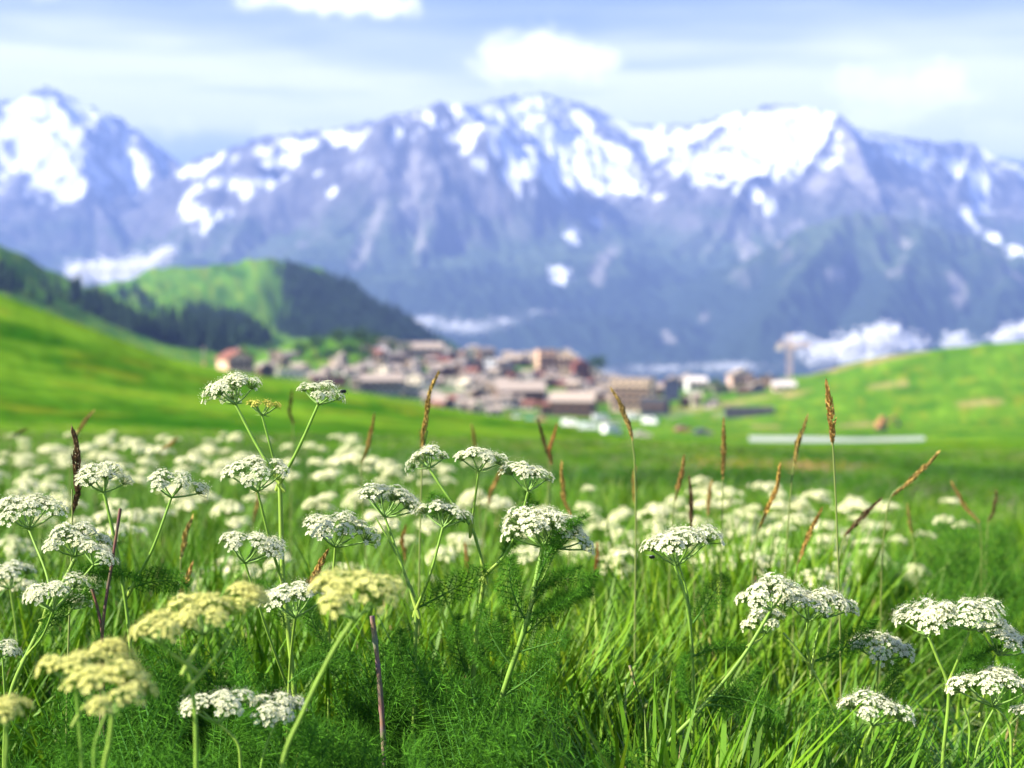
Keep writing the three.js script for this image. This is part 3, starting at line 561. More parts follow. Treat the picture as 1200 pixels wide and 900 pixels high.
{                                                          // orange digger on the track, orange cone tent on the slope
  const p = hitGround(1033, 505, 300), D = Math.hypot(p.x, p.z) / F, t = thing('digger', 'orange digger working beside the dry track above the barrier', 'digger', p, 0.4), m = new THREE.MeshStandardMaterial({ color: rgb(0.38, 0.19, 0.08), roughness: 0.5 });
  boxPart(t, 'track', tone(wallTone, 'dark'), 0, 0, -0.9, 9 * D, 0.9, 0.6); boxPart(t, 'track', tone(wallTone, 'dark'), 0, 0, 0.9, 9 * D, 0.9, 0.6);
  boxPart(t, 'body', m, -0.5, 0.95, 0, 8 * D, 1.5, 2.2); boxPart(t, 'cab', m, 0.6, 2.45, -0.3, 1.5, 1.4, 1.4);
  const b1 = boxPart(t, 'boom', m, 1.2, 2, 0.5, 0.4, 3.4, 0.4); b1.rotation.z = -0.9; const b2 = boxPart(t, 'arm', m, 3.8, 4.0, 0.5, 0.35, 2.6, 0.35); b2.rotation.z = -2.6; boxPart(t, 'bucket', tone(wallTone, 'dark'), 5.1, 1.2, 0.5, 1, 0.8, 1.1);
  const q = at(239, 436, 620); q.y = groundH(q.x, q.z); const top = at(239, 418, 620).y - q.y, c = thing('orange_tent', 'small orange cone tent beside the russet chalet', 'tent', q);
  part(c, 'canvas', new THREE.ConeGeometry(1.9, top, 10, 3).translate(0, top / 2, 0), m); boxPart(c, 'pole', tone(roofTone, 'pale'), 0, top - 0.4, 0, 0.5, 5, 0.5);
}

// ---------------------------------------------------------------- clouds lying in the valley
function cloud(label, depth, puffs, seed, opacity = 0.3) {
  const r = rng(seed), geos = [], c0 = at(puffs[0][0], puffs[0][1], depth);
  for (const [px, py, w, h] of puffs) {
    const n = Math.round(clamp(w * h / 1.6, 60, 420)), s = depth / F;
    for (let k = 0; k < n; k++) {
      const a = r() * 6.28, u = 0.5 * Math.sqrt(-2 * Math.log(1 - 0.98 * r())), q = Math.exp(-u), size = Math.min(h, 9) * (0.14 + 0.3 * r() * r()) * (0.5 + q) * s;
      const p = at(px + Math.cos(a) * u * w, py + Math.sin(a) * u * h, depth).sub(c0); p.z += (r() - 0.5) * w * s * 1.2;
      geos.push(new THREE.IcosahedronGeometry(size, 0).scale(1.3, 0.85, 1.3).translate(p.x, p.y, p.z));
    }
  }
  const m = new THREE.MeshPhysicalMaterial({ color: rgb(0.97, 0.97, 0.97), roughness: 1, specularIntensity: 0, transparent: true, opacity }), o = part(scene, numbered('cloud'), mergeGeometries(geos), m);
  o.position.copy(c0); tag(o, label, 'cloud', 'clouds lying in the valley');
}
cloud('bright white cloud bank filling the saddle behind the wooded dome hill', 4600, [[95, 318, 26, 12], [130, 316, 30, 14], [165, 312, 26, 14], [192, 302, 16, 14], [203, 296, 8, 8], [150, 330, 60, 12]], 1);
cloud('broad white cloud in the valley behind the grassy shoulder', 5000, [[1030, 398, 30, 17], [1000, 405, 30, 15], [965, 412, 30, 13], [1065, 405, 24, 14], [1040, 388, 18, 10], [935, 398, 18, 8], [1010, 420, 70, 14]], 2);
cloud('small white cloud half hidden by the grassy hilltop', 5000, [[1120, 398, 14, 9], [1130, 404, 20, 8]], 3);
cloud('white cloud over the hilltop beside the smaller one', 5000, [[1185, 392, 16, 10], [1205, 388, 20, 12], [1180, 398, 26, 8]], 4);
cloud('thin grey mist streaming from the foot of the dome hill', 5600, [[500, 376, 34, 8], [545, 384, 40, 9], [590, 376, 30, 6], [630, 366, 34, 4]], 5, 0.12);
cloud('low pale mist in the valley beyond the village roofs', 5600, [[780, 432, 60, 6], [860, 430, 50, 7], [700, 436, 50, 5]], 6, 0.12);

// ---------------------------------------------------------------- plant building
const V = (x, y, z) => new THREE.Vector3(x, y, z);
class Shape {                                              // collects triangles with vertex colours
  constructor() { this.p = []; this.c = []; this.i = []; }
  vert(v, c) { this.p.push(v.x, v.y, v.z); this.c.push(c[0], c[1], c[2]); return this.p.length / 3 - 1; }
  tri(a, b, d, c) { const n = this.vert(a, c); this.vert(b, c); this.vert(d, c); this.i.push(n, n + 1, n + 2); }
  tube(pts, radii, sides, c, cap = true) {                 // a tapering tube along points
    const n = pts.length, ring = [], up = V(0.31, 0.2, 0.93);
    for (let k = 0; k < n; k++) {
      const t = pts[Math.min(k + 1, n - 1)].clone().sub(pts[Math.max(k - 1, 0)]).normalize();
      const u = up.clone().cross(t).normalize(), w = t.clone().cross(u), r = Array.isArray(radii) ? radii[k] : radii, col = Array.isArray(c[0]) ? c[k] : c, row = [];
      for (let s = 0; s < sides; s++) { const a = s / sides * Math.PI * 2; row.push(this.vert(pts[k].clone().addScaledVector(u, Math.cos(a) * r).addScaledVector(w, Math.sin(a) * r), col)); }
      ring.push(row);
    }
    for (let k = 0; k < n - 1; k++) for (let s = 0; s < sides; s++) { const a = ring[k][s], b = ring[k][(s + 1) % sides], d = ring[k + 1][s], e = ring[k + 1][(s + 1) % sides]; this.i.push(a, b, d, b, e, d); }
    if (cap) for (let s = 1; s < sides - 1; s++) this.i.push(ring[n - 1][0], ring[n - 1][s], ring[n - 1][s + 1]);
    return this;
  }
  ribbon(pts, widths, side, c) {                           // a flat blade; side: the direction of its width
    let last = null;
    pts.forEach((q, k) => {
      const a = this.vert(q.clone().addScaledVector(side, -widths[k] / 2), c), b = widths[k] > 0 ? this.vert(q.clone().addScaledVector(side, widths[k] / 2), c) : a;
      if (last) { if (a === b) this.i.push(last[0], last[1], a); else this.i.push(last[0], last[1], a, last[1], b, a); }
      last = [a, b];
    });
  }
  build() {
    const g = new THREE.BufferGeometry();
    g.setAttribute('position', new THREE.Float32BufferAttribute(this.p, 3));
    g.setAttribute('color', new THREE.Float32BufferAttribute(this.c, 3));
    g.setIndex(this.i); g.computeVertexNormals();
    return g;
  }
}
const smooth = (pts, n) => new THREE.CatmullRomCurve3(pts, false, 'centripetal').getPoints(n);
const leafy = (o) => new THREE.MeshPhysicalMaterial({ vertexColors: true, roughness: 0.85, specularIntensity: 0.4, transmission: 0.35, side: THREE.DoubleSide, ...o });
const M = {
  petalWhite: leafy({ transmission: 0.4, roughness: 0.95, specularIntensity: 0.2 }),
  petalCream: leafy({ transmission: 0.42, roughness: 0.95, specularIntensity: 0.2, color: rgb(1, 0.97, 0.5) }),
  bud: leafy({ transmission: 0.2, color: rgb(0.74, 0.68, 0.2) }),
  stem: new THREE.MeshPhysicalMaterial({ vertexColors: true, roughness: 0.55, specularIntensity: 0.6 }),
  frond: leafy({ transmission: 0.35, roughness: 0.9, specularIntensity: 0.08 }),
  grass: leafy({ transmission: 0.45, roughness: 0.5, specularIntensity: 0.25 }),
  turf: leafy({ transmission: 0.4, roughness: 1, specularIntensity: 0.05 }),
  petalField: leafy({ transmission: 0.3, roughness: 0.95, specularIntensity: 0.2, color: rgb(1, 0.98, 0.8) }),
  spike: leafy({ transmission: 0.15, roughness: 0.8 }),
  dry: mat({ vertexColors: true, roughness: 0.8 }),
};
const STEM = [0.13, 0.27, 0.03], STEM_PALE = [0.24, 0.34, 0.05], RAY = [0.16, 0.28, 0.06], WHITE = [0.88, 0.875, 0.66];

// one umbellet: a little dome of five-petalled florets on green pedicels, base at the origin, opening along +y
function umbelletShape(seed, R = 0.0075, florets = 20, lod = 0) {
  const r = rng(seed), S = new Shape(), n = V(0, 0, 0), foot = V(0, 0, 0);
  for (let i = 0; i < florets; i++) {
    const q = Math.sqrt((i + 0.5) / florets), a = i * 2.39996 + r() * 0.5, rr = R * q * (0.9 + 0.25 * r());
    const c = V(Math.cos(a) * rr, R * (1.1 - 0.62 * q * q) + (r() - 0.5) * R * 0.3, Math.sin(a) * rr);
    n.set(Math.cos(a) * q * 0.8 + (r() - 0.5) * 0.5, 1, Math.sin(a) * q * 0.8 + (r() - 0.5) * 0.5).normalize();
    const u = V(n.y, -n.x, 0.01).normalize(), w = n.clone().cross(u), spin = r() * 6.28, size = (lod ? 0.0025 : 0.00158) * (0.8 + 0.45 * r());
    const tone = 0.82 + 0.18 * r(), col = [WHITE[0] * tone, WHITE[1] * tone, WHITE[2] * tone * (0.9 + 0.1 * r())];
    const at2 = (ang, d, h) => c.clone().addScaledVector(u, Math.cos(ang) * d).addScaledVector(w, Math.sin(ang) * d).addScaledVector(n, h);
    for (let k = 0; k < 5; k++) {
      const b = spin + k * 1.2566, tip = at2(b, size * (0.85 + 0.3 * r()), size * 0.25);
      if (lod) { S.tri(c, at2(b - 0.6, size, size * 0.1), at2(b + 0.6, size, size * 0.1), col); continue; }
      const l = at2(b - 0.5, size * 0.75, size * 0.45), m = at2(b + 0.5, size * 0.75, size * 0.45);
      S.tri(c, l, tip, col); S.tri(c, tip, m, col);
      if (r() < 0.4) { const f = at2(b + 0.6, size * 1.05, size * (0.9 + r())); S.tri(at2(b + 0.55, size * 0.1, 0), at2(b + 0.75, size * 0.16, 0), f, col); const an = r() < 0.3 ? [0.42, 0.3, 0.2] : [0.8, 0.8, 0.6]; S.tri(f, f.clone().addScaledVector(u, 0.0004), f.clone().addScaledVector(n, 0.0004), an); }
    }
    if (!lod) {
      S.tri(at2(spin, size * 0.28, size * 0.12), at2(spin + 2.1, size * 0.28, size * 0.12), at2(spin + 4.2, size * 0.28, size * 0.12), [0.5, 0.56, 0.2]);
      S.tube([foot, c], [0.00022, 0.0002], 3, RAY, false);
    }
  }
  if (!lod) for (let k = 0; k < 5; k++) { const a = k * 1.2566 + r(); S.tri(foot, V(Math.cos(a) * 0.004, 0.0005, Math.sin(a) * 0.004), V(Math.cos(a + 0.25) * 0.0012, 0.0002, Math.sin(a + 0.25) * 0.0012), RAY); }
  return S.build();
}
const UMBELLETS = [1, 2, 3, 4, 5, 6].map((s) => umbelletShape(s * 31, 0.0064 + 0.0006 * (s % 3), 25 + (s % 4) * 2));
const BUDS = [7, 8].map((s) => umbelletShape(s * 31, 0.0044, 12));
// where the umbellets of an umbel of radius R sit; y up along its axis, stem tip at the origin
function umbelPlan(R, n, r, dome) {
  const spots = [];
  for (let i = 0; i < n; i++) {
    const q = Math.sqrt((i + 0.35) / n), a = i * 2.39996 + (r() - 0.5) * 0.6, rr = R * q * (0.86 + 0.24 * r());
    const y = R * (0.66 - dome * q * q) + (r() - 0.5) * R * 0.12;
    spots.push({ p: V(Math.cos(a) * rr, y, Math.sin(a) * rr), n: V(Math.cos(a) * q * 0.75, 1, Math.sin(a) * q * 0.75).normalize(), s: 0.72 + 0.5 * r(), t: r() * 6.28 });
  }
  return spots;
}
const Y = V(0, 1, 0);
// the umbel as a part of its plant: rays in one mesh, every umbellet a child
function addUmbel(plant, tip, width, axis, style, seed, detail = 1) {
  const r = rng(seed), R = width / 2 / 1.03, n = Math.round(clamp(R / 0.0024, 6, 15) * (0.9 + 0.2 * r())), dome = 0.12 + 0.36 * r();
  const S = new Shape(), plan = umbelPlan(R * 0.9, n, r, dome);
  for (const s of plan) { const mid = s.p.clone().multiplyScalar(0.55); mid.y *= 0.86; S.tube([V(0, 0, 0), mid, s.p], [0.0007, 0.00055, 0.0005], 4, RAY, false); }
  for (let k = 0; k < 4; k++) { const a = r() * 6.28, o = V(Math.cos(a), -0.2 + 0.5 * r(), Math.sin(a)).multiplyScalar(0.007); S.tri(V(0, 0, 0), o, V(0, 0.0007, 0), RAY); }
  const u = part(plant, 'umbel', S.build(), M.stem);
  u.position.copy(tip).sub(plant.position);
  u.quaternion.setFromUnitVectors(Y, axis.clone().normalize());
  const unit = clamp(R / Math.sqrt(n) / 0.0072, 0.6, 1.5);
  for (const s of plan) {
    const set = style === 'bud' ? BUDS : UMBELLETS, m = part(u, 'umbellet', set[Math.floor(r() * set.length)], style === 'cream' ? M.petalCream : style === 'bud' ? M.bud : M.petalWhite);
    m.quaternion.setFromUnitVectors(Y, s.n).multiply(new THREE.Quaternion().setFromAxisAngle(Y, s.t));
    m.position.copy(s.p); m.scale.setScalar(s.s * unit * (style === 'cream' ? 1.12 : 1));
  }
  return u;
}

// feathery leaves: a rachis with paired pinnae, all set with threads as fine as hair
function frondShape(seed, L = 0.2, petiole = 0.32, dense = 1, hairs = 7) {
  const r = rng(seed), S = new Shape(), bend = 0.12 + 0.2 * r(), sway = (r() - 0.5) * 0.2;
  const rach = (t) => V(sway * L * t * t, L * t * (1 - 0.18 * t), bend * L * t * t * 1.3);
  const pts = []; for (let k = 0; k <= 8; k++) pts.push(rach(k / 8));
  S.tube(pts, pts.map((_, k) => 0.0011 * (1 - k / 9)), 4, [0.1, 0.24, 0.04], false);
  const tuft = (p, dir, len, count) => {
    const u = V(dir.y, -dir.x, 0.3).normalize(), w = dir.clone().cross(u);
    for (let k = 0; k < count; k++) {
      const a = r() * 6.28, out = dir.clone().multiplyScalar(0.35 + 0.5 * r()).addScaledVector(u, Math.cos(a)).addScaledVector(w, Math.sin(a)).normalize();
      const l = len * (0.6 + 0.6 * r()), side = out.clone().cross(V(r() - 0.5, r() - 0.5, r() - 0.5)).normalize(), g = r(), col = [0.036 + 0.07 * g, 0.125 + 0.17 * g, 0.010 + 0.012 * g];
      const tip = p.clone().addScaledVector(out, l); tip.y -= l * 0.06;
      S.tri(p.clone().addScaledVector(side, 0.0002), p.clone().addScaledVector(side, -0.0002), tip, col);
    }
  };
  const pairs = 11;
  for (let k = 0; k < pairs; k++) {
    const t = petiole + (1 - petiole) * (k + 0.3) / pairs, o = rach(t), d = rach(Math.min(1, t + 0.03)).sub(rach(t - 0.03)).normalize();
    const len = L * 0.22 * Math.sin(Math.PI * (0.2 + 0.8 * (k + 0.6) / (pairs + 1))) * (0.8 + 0.4 * r());
    for (const s of [-1, 1]) {
      const dir = V(s, 0.3, 0.25 * (r() - 0.3)).addScaledVector(d, 0.75).normalize(), n = Math.max(3, Math.round(len / 0.0027 * dense));
      S.tube([o, o.clone().addScaledVector(dir, len)], [0.0004, 0.0002], 3, [0.06, 0.18, 0.03], false);
      for (let j = 1; j <= n; j++) tuft(o.clone().addScaledVector(dir, len * j / n), dir, 0.0092 * (1.15 - 0.4 * j / n), hairs);
    }
  }
  for (let j = 0; j < 8; j++) tuft(rach(0.92 + 0.08 * j / 8), V(0, 1, 0.2).normalize(), 0.007, 5);
  return S.build();
}
const FRONDS = [1, 2, 3, 4, 5].map((s) => frondShape(900 + s * 13, 0.2, 0.26 + 0.04 * s));
const SMALL_FRONDS = [1, 2].map((s) => frondShape(970 + s * 13, 0.066, 0.04, 1.2, 11));
function addLeaf(plant, p, dir, size, set, r) {
  const m = part(plant, 'leaf', set[Math.floor(r() * set.length)], M.frond);
  m.position.copy(p).sub(plant.position);
  m.quaternion.setFromUnitVectors(Y, dir.clone().normalize()).multiply(new THREE.Quaternion().setFromAxisAngle(Y, r() * 6.28));
  m.scale.setScalar(size);
  return m;
}
const footAt = (px, depth) => { const p = at(px, 600, depth); p.y = groundH(p.x, p.z) - 0.004; return p; };

// ---------------------------------------------------------------- the flowering plants in front, one by one
// stems: [[px, py, depth] ...] from below upwards, thickness in mm; umbels: [px, py, depth, width in px, lean to the side, lean towards us, style]
const HEROES = [
  { label: 'tallest white umbel plant, five flower heads on forked stem, one still in greenish bud', foot: [352, 0.86],
    stems: [[3.6, 2.9, [350, 880, 0.86], [341, 770, 0.86], [332, 680, 0.86], [328, 565, 0.86]], [2.2, 1.7, [328, 567, 0.86], [300, 520, 0.865], [276, 474, 0.87]], [1.7, 1.3, [326, 558, 0.86], [316, 520, 0.855], [307, 487, 0.855]],
      [2.2, 1.7, [328, 566, 0.86], [350, 525, 0.85], [373, 474, 0.845]], [1.9, 1.5, [333, 690, 0.86], [318, 640, 0.85], [302, 576, 0.84]], [1.8, 1.4, [346, 830, 0.86], [315, 745, 0.84], [287, 660, 0.83]]],
    umbels: [[276, 474, 0.87, 72, -16, -6], [307, 487, 0.855, 44, 8, 0, 'bud'], [373, 474, 0.845, 56, 14, -4], [302, 576, 0.84, 84, -10, 10], [287, 660, 0.83, 84, 10, -4]],
    leaves: [[346, 800, 0.86, 0.9, 0.6, 0.8], [340, 740, 0.86, 0.8, -0.4, 1], [350, 850, 0.86, 0.9, -0.7, 0.7]] },
  { label: 'white umbel plant with one upright head and one on a long arched side branch', foot: [158, 0.88],
    stems: [[2.6, 2, [156, 880, 0.88], [153, 760, 0.88], [140, 660, 0.88], [122, 577, 0.88]], [1.9, 1.5, [152, 694, 0.88], [178, 645, 0.87], [201, 583, 0.87]]],
    umbels: [[122, 577, 0.88, 68, -4, -12], [201, 583, 0.87, 66, 12, -4]], leaves: [[150, 690, 0.88, 0.9, 0.8, 0.3], [155, 800, 0.88, 1, -0.5, 0.8]] },
  { label: 'bushy white umbel plant with crowded overlapping heads on a thick bowed stem', foot: [8, 0.84],
    stems: [[3.4, 2.4, [6, 880, 0.84], [12, 815, 0.84], [45, 740, 0.84], [88, 655, 0.85]], [1.9, 1.5, [50, 730, 0.84], [58, 690, 0.84], [34, 620, 0.86]], [1.6, 1.3, [52, 725, 0.84], [72, 705, 0.83], [110, 662, 0.83]], [1.5, 1.2, [30, 770, 0.84], [50, 745, 0.83], [62, 716, 0.82]], [1.5, 1.2, [52, 726, 0.84], [80, 720, 0.86], [84, 712, 0.86]]],
    umbels: [[34, 620, 0.86, 84, -6, 6], [88, 652, 0.85, 84, 6, 2], [110, 662, 0.83, 54, 24, 0], [62, 716, 0.82, 72, -16, 0], [84, 714, 0.86, 40, 20, 0]],
    leaves: [[60, 715, 0.84, 1, 0.9, 0.3], [40, 750, 0.84, 0.9, 0.7, 0.6], [75, 680, 0.84, 0.7, 0.9, 0.4]] },
  { label: 'white umbel plant with single broad domed head above a stem hidden in the grass', foot: [384, 0.9],
    stems: [[2.3, 1.7, [385, 860, 0.9], [386, 740, 0.9], [393, 641, 0.89]]], umbels: [[393, 641, 0.89, 88, 8, 0]], leaves: [[386, 760, 0.9, 0.9, -0.6, 0.7]] },
  { label: 'low white umbel plant with flat head between feathery leaves and a cream head', foot: [335, 0.82],
    stems: [[2.1, 1.6, [337, 860, 0.82], [340, 780, 0.82], [346, 724, 0.8]]], umbels: [[346, 724, 0.8, 84, -8, -4]], leaves: [[338, 800, 0.82, 0.9, 0.7, 0.7]] },
  { label: 'white umbel plant with two heads on a low-forked stem, fine leaf at the fork', foot: [484, 0.87],
    stems: [[2.9, 2.5, [484, 880, 0.87], [486, 790, 0.87], [488, 712, 0.87]], [2, 1.5, [488, 714, 0.87], [470, 660, 0.875], [451, 606, 0.88]], [1.9, 1.4, [488, 714, 0.87], [505, 670, 0.86], [519, 618, 0.86]], [1.3, 1, [482, 690, 0.875], [462, 645, 0.885], [440, 606, 0.89]]],
    umbels: [[451, 606, 0.88, 84, 12, -10], [519, 618, 0.86, 62, 8, -6]], leaves: [[490, 712, 0.87, 0.95, 0.9, 0.5], [486, 800, 0.87, 1, -0.5, 0.8]] },
  { label: 'white umbel plant with three flat heads spread on a high-forked yellow-green stem', foot: [553, 0.88],
    stems: [[3.2, 2.7, [553, 880, 0.88], [556, 770, 0.88], [568, 673, 0.88]], [2, 1.7, [568, 674, 0.88], [560, 640, 0.88], [552, 618, 0.88], [527, 585, 0.885], [503, 549, 0.89]], [1.7, 1.4, [552, 620, 0.88], [556, 590, 0.875], [561, 552, 0.87]], [2, 1.5, [569, 674, 0.88], [592, 650, 0.875], [608, 615, 0.87], [619, 576, 0.865]]],
    umbels: [[503, 549, 0.89, 54, -22, -16], [561, 552, 0.87, 54, 6, -4], [619, 576, 0.865, 66, 6, -8]], leaves: [[585, 655, 0.88, 0.7, 0.8, 0.8], [588, 652, 0.88, 0.6, 0.2, 1], [545, 612, 0.88, 0.55, -0.9, 0.5], [556, 780, 0.88, 1, 0.6, 0.8], [556, 800, 0.88, 1, -0.6, 0.8]] },
  { label: 'white umbel plant with broadest flat head over stem wrapped in dense feathery leaves', foot: [563, 0.84],
    stems: [[4, 2.8, [568, 885, 0.84], [590, 810, 0.84], [618, 725, 0.84], [630, 670, 0.845], [636, 641, 0.85]], [1.5, 1.2, [624, 705, 0.84], [640, 670, 0.85], [652, 643, 0.855]]],
    umbels: [[636, 641, 0.85, 100, -4, -4], [654, 643, 0.855, 84, 20, -6]],
    leaves: [[622, 712, 0.84, 1.7, 0.5, 0.9], [626, 690, 0.84, 1.3, 0.9, 0.5], [620, 720, 0.84, 1.7, 0.9, 0.2], [612, 745, 0.84, 1.8, 0.8, 0.6], [618, 730, 0.84, 1.3, -0.5, 0.8], [605, 765, 0.84, 1.6, 0.9, 0.3], [600, 780, 0.84, 1.5, -0.7, 0.8], [590, 815, 0.84, 1.4, 0.8, 0.5], [630, 680, 0.84, 1, 0.3, 1], [616, 735, 0.86, 1.7, 0.7, 0.9], [596, 800, 0.86, 1.6, -0.9, 0.5]] },
  { label: 'white umbel plant with one tilted head on a pair of stems, insect on its edge', foot: [812, 0.86],
    stems: [[2.6, 1.9, [812, 880, 0.86], [811, 770, 0.86], [804, 705, 0.86], [791, 663, 0.86]], [1.5, 1.2, [811, 760, 0.865], [806, 700, 0.87], [796, 663, 0.87]]],
    umbels: [[793, 663, 0.86, 92, -8, -6]], leaves: [[812, 730, 0.86, 0.9, 0.6, 0.8], [811, 770, 0.86, 0.8, 0.7, 0.4]] },
  { label: 'white umbel plant leaning on a long slanting stem with one brush-like leaf halfway', foot: [748, 0.82],
    stems: [[2.9, 2, [766, 898, 0.82], [822, 830, 0.82], [870, 770, 0.825], [903, 716, 0.83]], [1.4, 1.1, [880, 755, 0.83], [892, 748, 0.84], [897, 741, 0.845]]],
    umbels: [[904, 715, 0.83, 74, -14, 0], [898, 742, 0.845, 54, -10, 4]], leaves: [[828, 822, 0.82, 1.7, 1, 0.12], [826, 826, 0.82, 1.6, 0.95, 0.02], [816, 836, 0.82, 1.2, -0.6, 0.9], [836, 815, 0.82, 1.3, 1, 0.0]] },
  { label: 'white umbel plant with two heads meeting over a dark slanting stem', foot: [1000, 0.86],
    stems: [[2.3, 1.6, [992, 885, 0.86], [970, 820, 0.86], [948, 780, 0.86], [918, 742, 0.86]], [1.6, 1.3, [949, 782, 0.86], [945, 755, 0.855], [946, 730, 0.85]], [1.3, 1, [951, 784, 0.86], [955, 755, 0.865], [962, 728, 0.87]]],
    umbels: [[918, 716, 0.87, 64, 10, -4], [948, 728, 0.85, 64, 4, 0], [966, 724, 0.87, 62, 16, 0]], leaves: [[955, 775, 0.86, 0.8, 0.9, 0.4]] },
  { label: 'white umbel plant with one small neat dome on a short thin stem', foot: [1022, 0.9],
    stems: [[1.9, 1.4, [1022, 880, 0.9], [1026, 820, 0.9], [1030, 773, 0.9]]], umbels: [[1030, 773, 0.9, 72, 0, 6]], leaves: [[1026, 830, 0.9, 0.8, 0.7, 0.7]] },
  { label: 'low white umbel plant with loose open head on a yellowish stem', foot: [1008, 0.8],
    stems: [[2, 1.6, [1010, 898, 0.8], [1014, 870, 0.8], [1022, 850, 0.8]]], umbels: [[1022, 850, 0.8, 82, 2, -8]], leaves: [[1012, 880, 0.8, 0.9, -0.7, 0.7]] },
  { label: 'white umbel plant with three ragged heads at staggered heights, pale stem', foot: [1104, 0.85],
    stems: [[2.8, 2, [1105, 890, 0.85], [1111, 805, 0.85], [1098, 770, 0.85], [1088, 746, 0.85]], [1.9, 1.4, [1112, 800, 0.85], [1124, 770, 0.84], [1136, 740, 0.84]], [1.7, 1.3, [1150, 830, 0.86], [1158, 795, 0.855], [1166, 768, 0.85]]],
    umbels: [[1088, 746, 0.85, 84, -10, 0], [1136, 738, 0.84, 88, 4, 4], [1170, 768, 0.85, 78, 18, 0]], leaves: [[1110, 810, 0.85, 1, 0.5, 0.9]] },
  { label: 'white umbel plant with wide flat head on several close yellow stems', foot: [1186, 0.83],
    stems: [[2.2, 1.7, [1185, 895, 0.83], [1182, 850, 0.83], [1166, 828, 0.83]], [1.7, 1.4, [1134, 895, 0.84], [1136, 850, 0.84], [1130, 830, 0.84]], [1.7, 1.3, [1142, 895, 0.82], [1152, 855, 0.82], [1164, 832, 0.82]]],
    umbels: [[1164, 828, 0.83, 96, 2, -6], [1206, 850, 0.82, 50, 10, 0]], leaves: [] },
  { label: 'slim white umbel plant, soft head rising from the grass beside the bowed stem', foot: [22, 1.08],
    stems: [[2, 1.6, [22, 850, 1.08], [20, 750, 1.08], [12, 690, 1.08]]], umbels: [[12, 690, 1.08, 60, -6, 0]], leaves: [] },
  // out of focus, close to the lens
  { label: 'cream yellow umbel plant with one rounded head on a slanting stem', foot: [330, 0.6],
    stems: [[2.4, 1.7, [330, 900, 0.6], [355, 835, 0.6], [392, 760, 0.6], [414, 726, 0.6]]], umbels: [[414, 726, 0.6, 110, 4, 4, 'cream']], leaves: [] },
  { label: 'cream yellow umbel plant with three uneven heads along a branching stem', foot: [232, 0.61],
    stems: [[2.2, 1.8, [230, 900, 0.61], [228, 830, 0.61], [220, 775, 0.61]], [1.6, 1.2, [221, 780, 0.61], [200, 765, 0.605], [186, 752, 0.6]], [1.6, 1.2, [220, 778, 0.61], [230, 760, 0.615], [240, 742, 0.615]], [1.4, 1, [226, 800, 0.61], [270, 750, 0.62], [290, 712, 0.625]]],
    umbels: [[186, 754, 0.6, 70, -8, 4, 'cream'], [240, 744, 0.615, 92, 2, 4, 'cream'], [290, 712, 0.625, 42, 20, 0, 'cream']], leaves: [] },
  { label: 'cream yellow umbel plant with a small broken head', foot: [96, 0.58],
    stems: [[1.6, 1.2, [96, 900, 0.58], [92, 840, 0.58], [88, 800, 0.58]]], umbels: [[88, 800, 0.58, 66, -10, 0, 'cream'], [132, 776, 0.6, 36, 10, 0, 'cream']], leaves: [] , extra: [[1.1, 0.9, [92, 838, 0.58], [112, 805, 0.59], [132, 778, 0.6]]] },
  { label: 'cream yellow umbel plant with one large arched head on a stout stem pair', foot: [124, 0.56],
    stems: [[2.3, 1.7, [122, 900, 0.56], [128, 870, 0.56], [132, 836, 0.56]], [1.5, 1.2, [110, 900, 0.565], [112, 870, 0.565], [124, 838, 0.565]]], umbels: [[132, 836, 0.56, 108, 6, 2, 'cream']], leaves: [] },
  { label: 'cream yellow umbel plant, one head only, clear of the other stems', foot: [6, 0.58],
    stems: [[1.8, 1.4, [6, 900, 0.58], [8, 870, 0.58], [6, 848, 0.58]]], umbels: [[6, 848, 0.58, 54, -4, 0, 'cream']], leaves: [] },
  { label: 'ivory umbel plant with sparse scattered umbellets low among feathery leaves', foot: [284, 0.7],
    stems: [[1.9, 1.4, [282, 900, 0.7], [278, 870, 0.7], [256, 848, 0.7]], [1.6, 1.3, [306, 900, 0.71], [312, 875, 0.71], [322, 850, 0.71]]], umbels: [[256, 848, 0.7, 76, -6, 6], [322, 850, 0.71, 66, 10, 4]], leaves: [] },
  { label: 'white umbel plant with a tiny head at the edge of the leaf bank', foot: [2, 0.8],
    stems: [[1.5, 1.2, [4, 890, 0.8], [6, 830, 0.8], [3, 770, 0.8]]], umbels: [[3, 770, 0.8, 36, 8, 0]], leaves: [] },
];
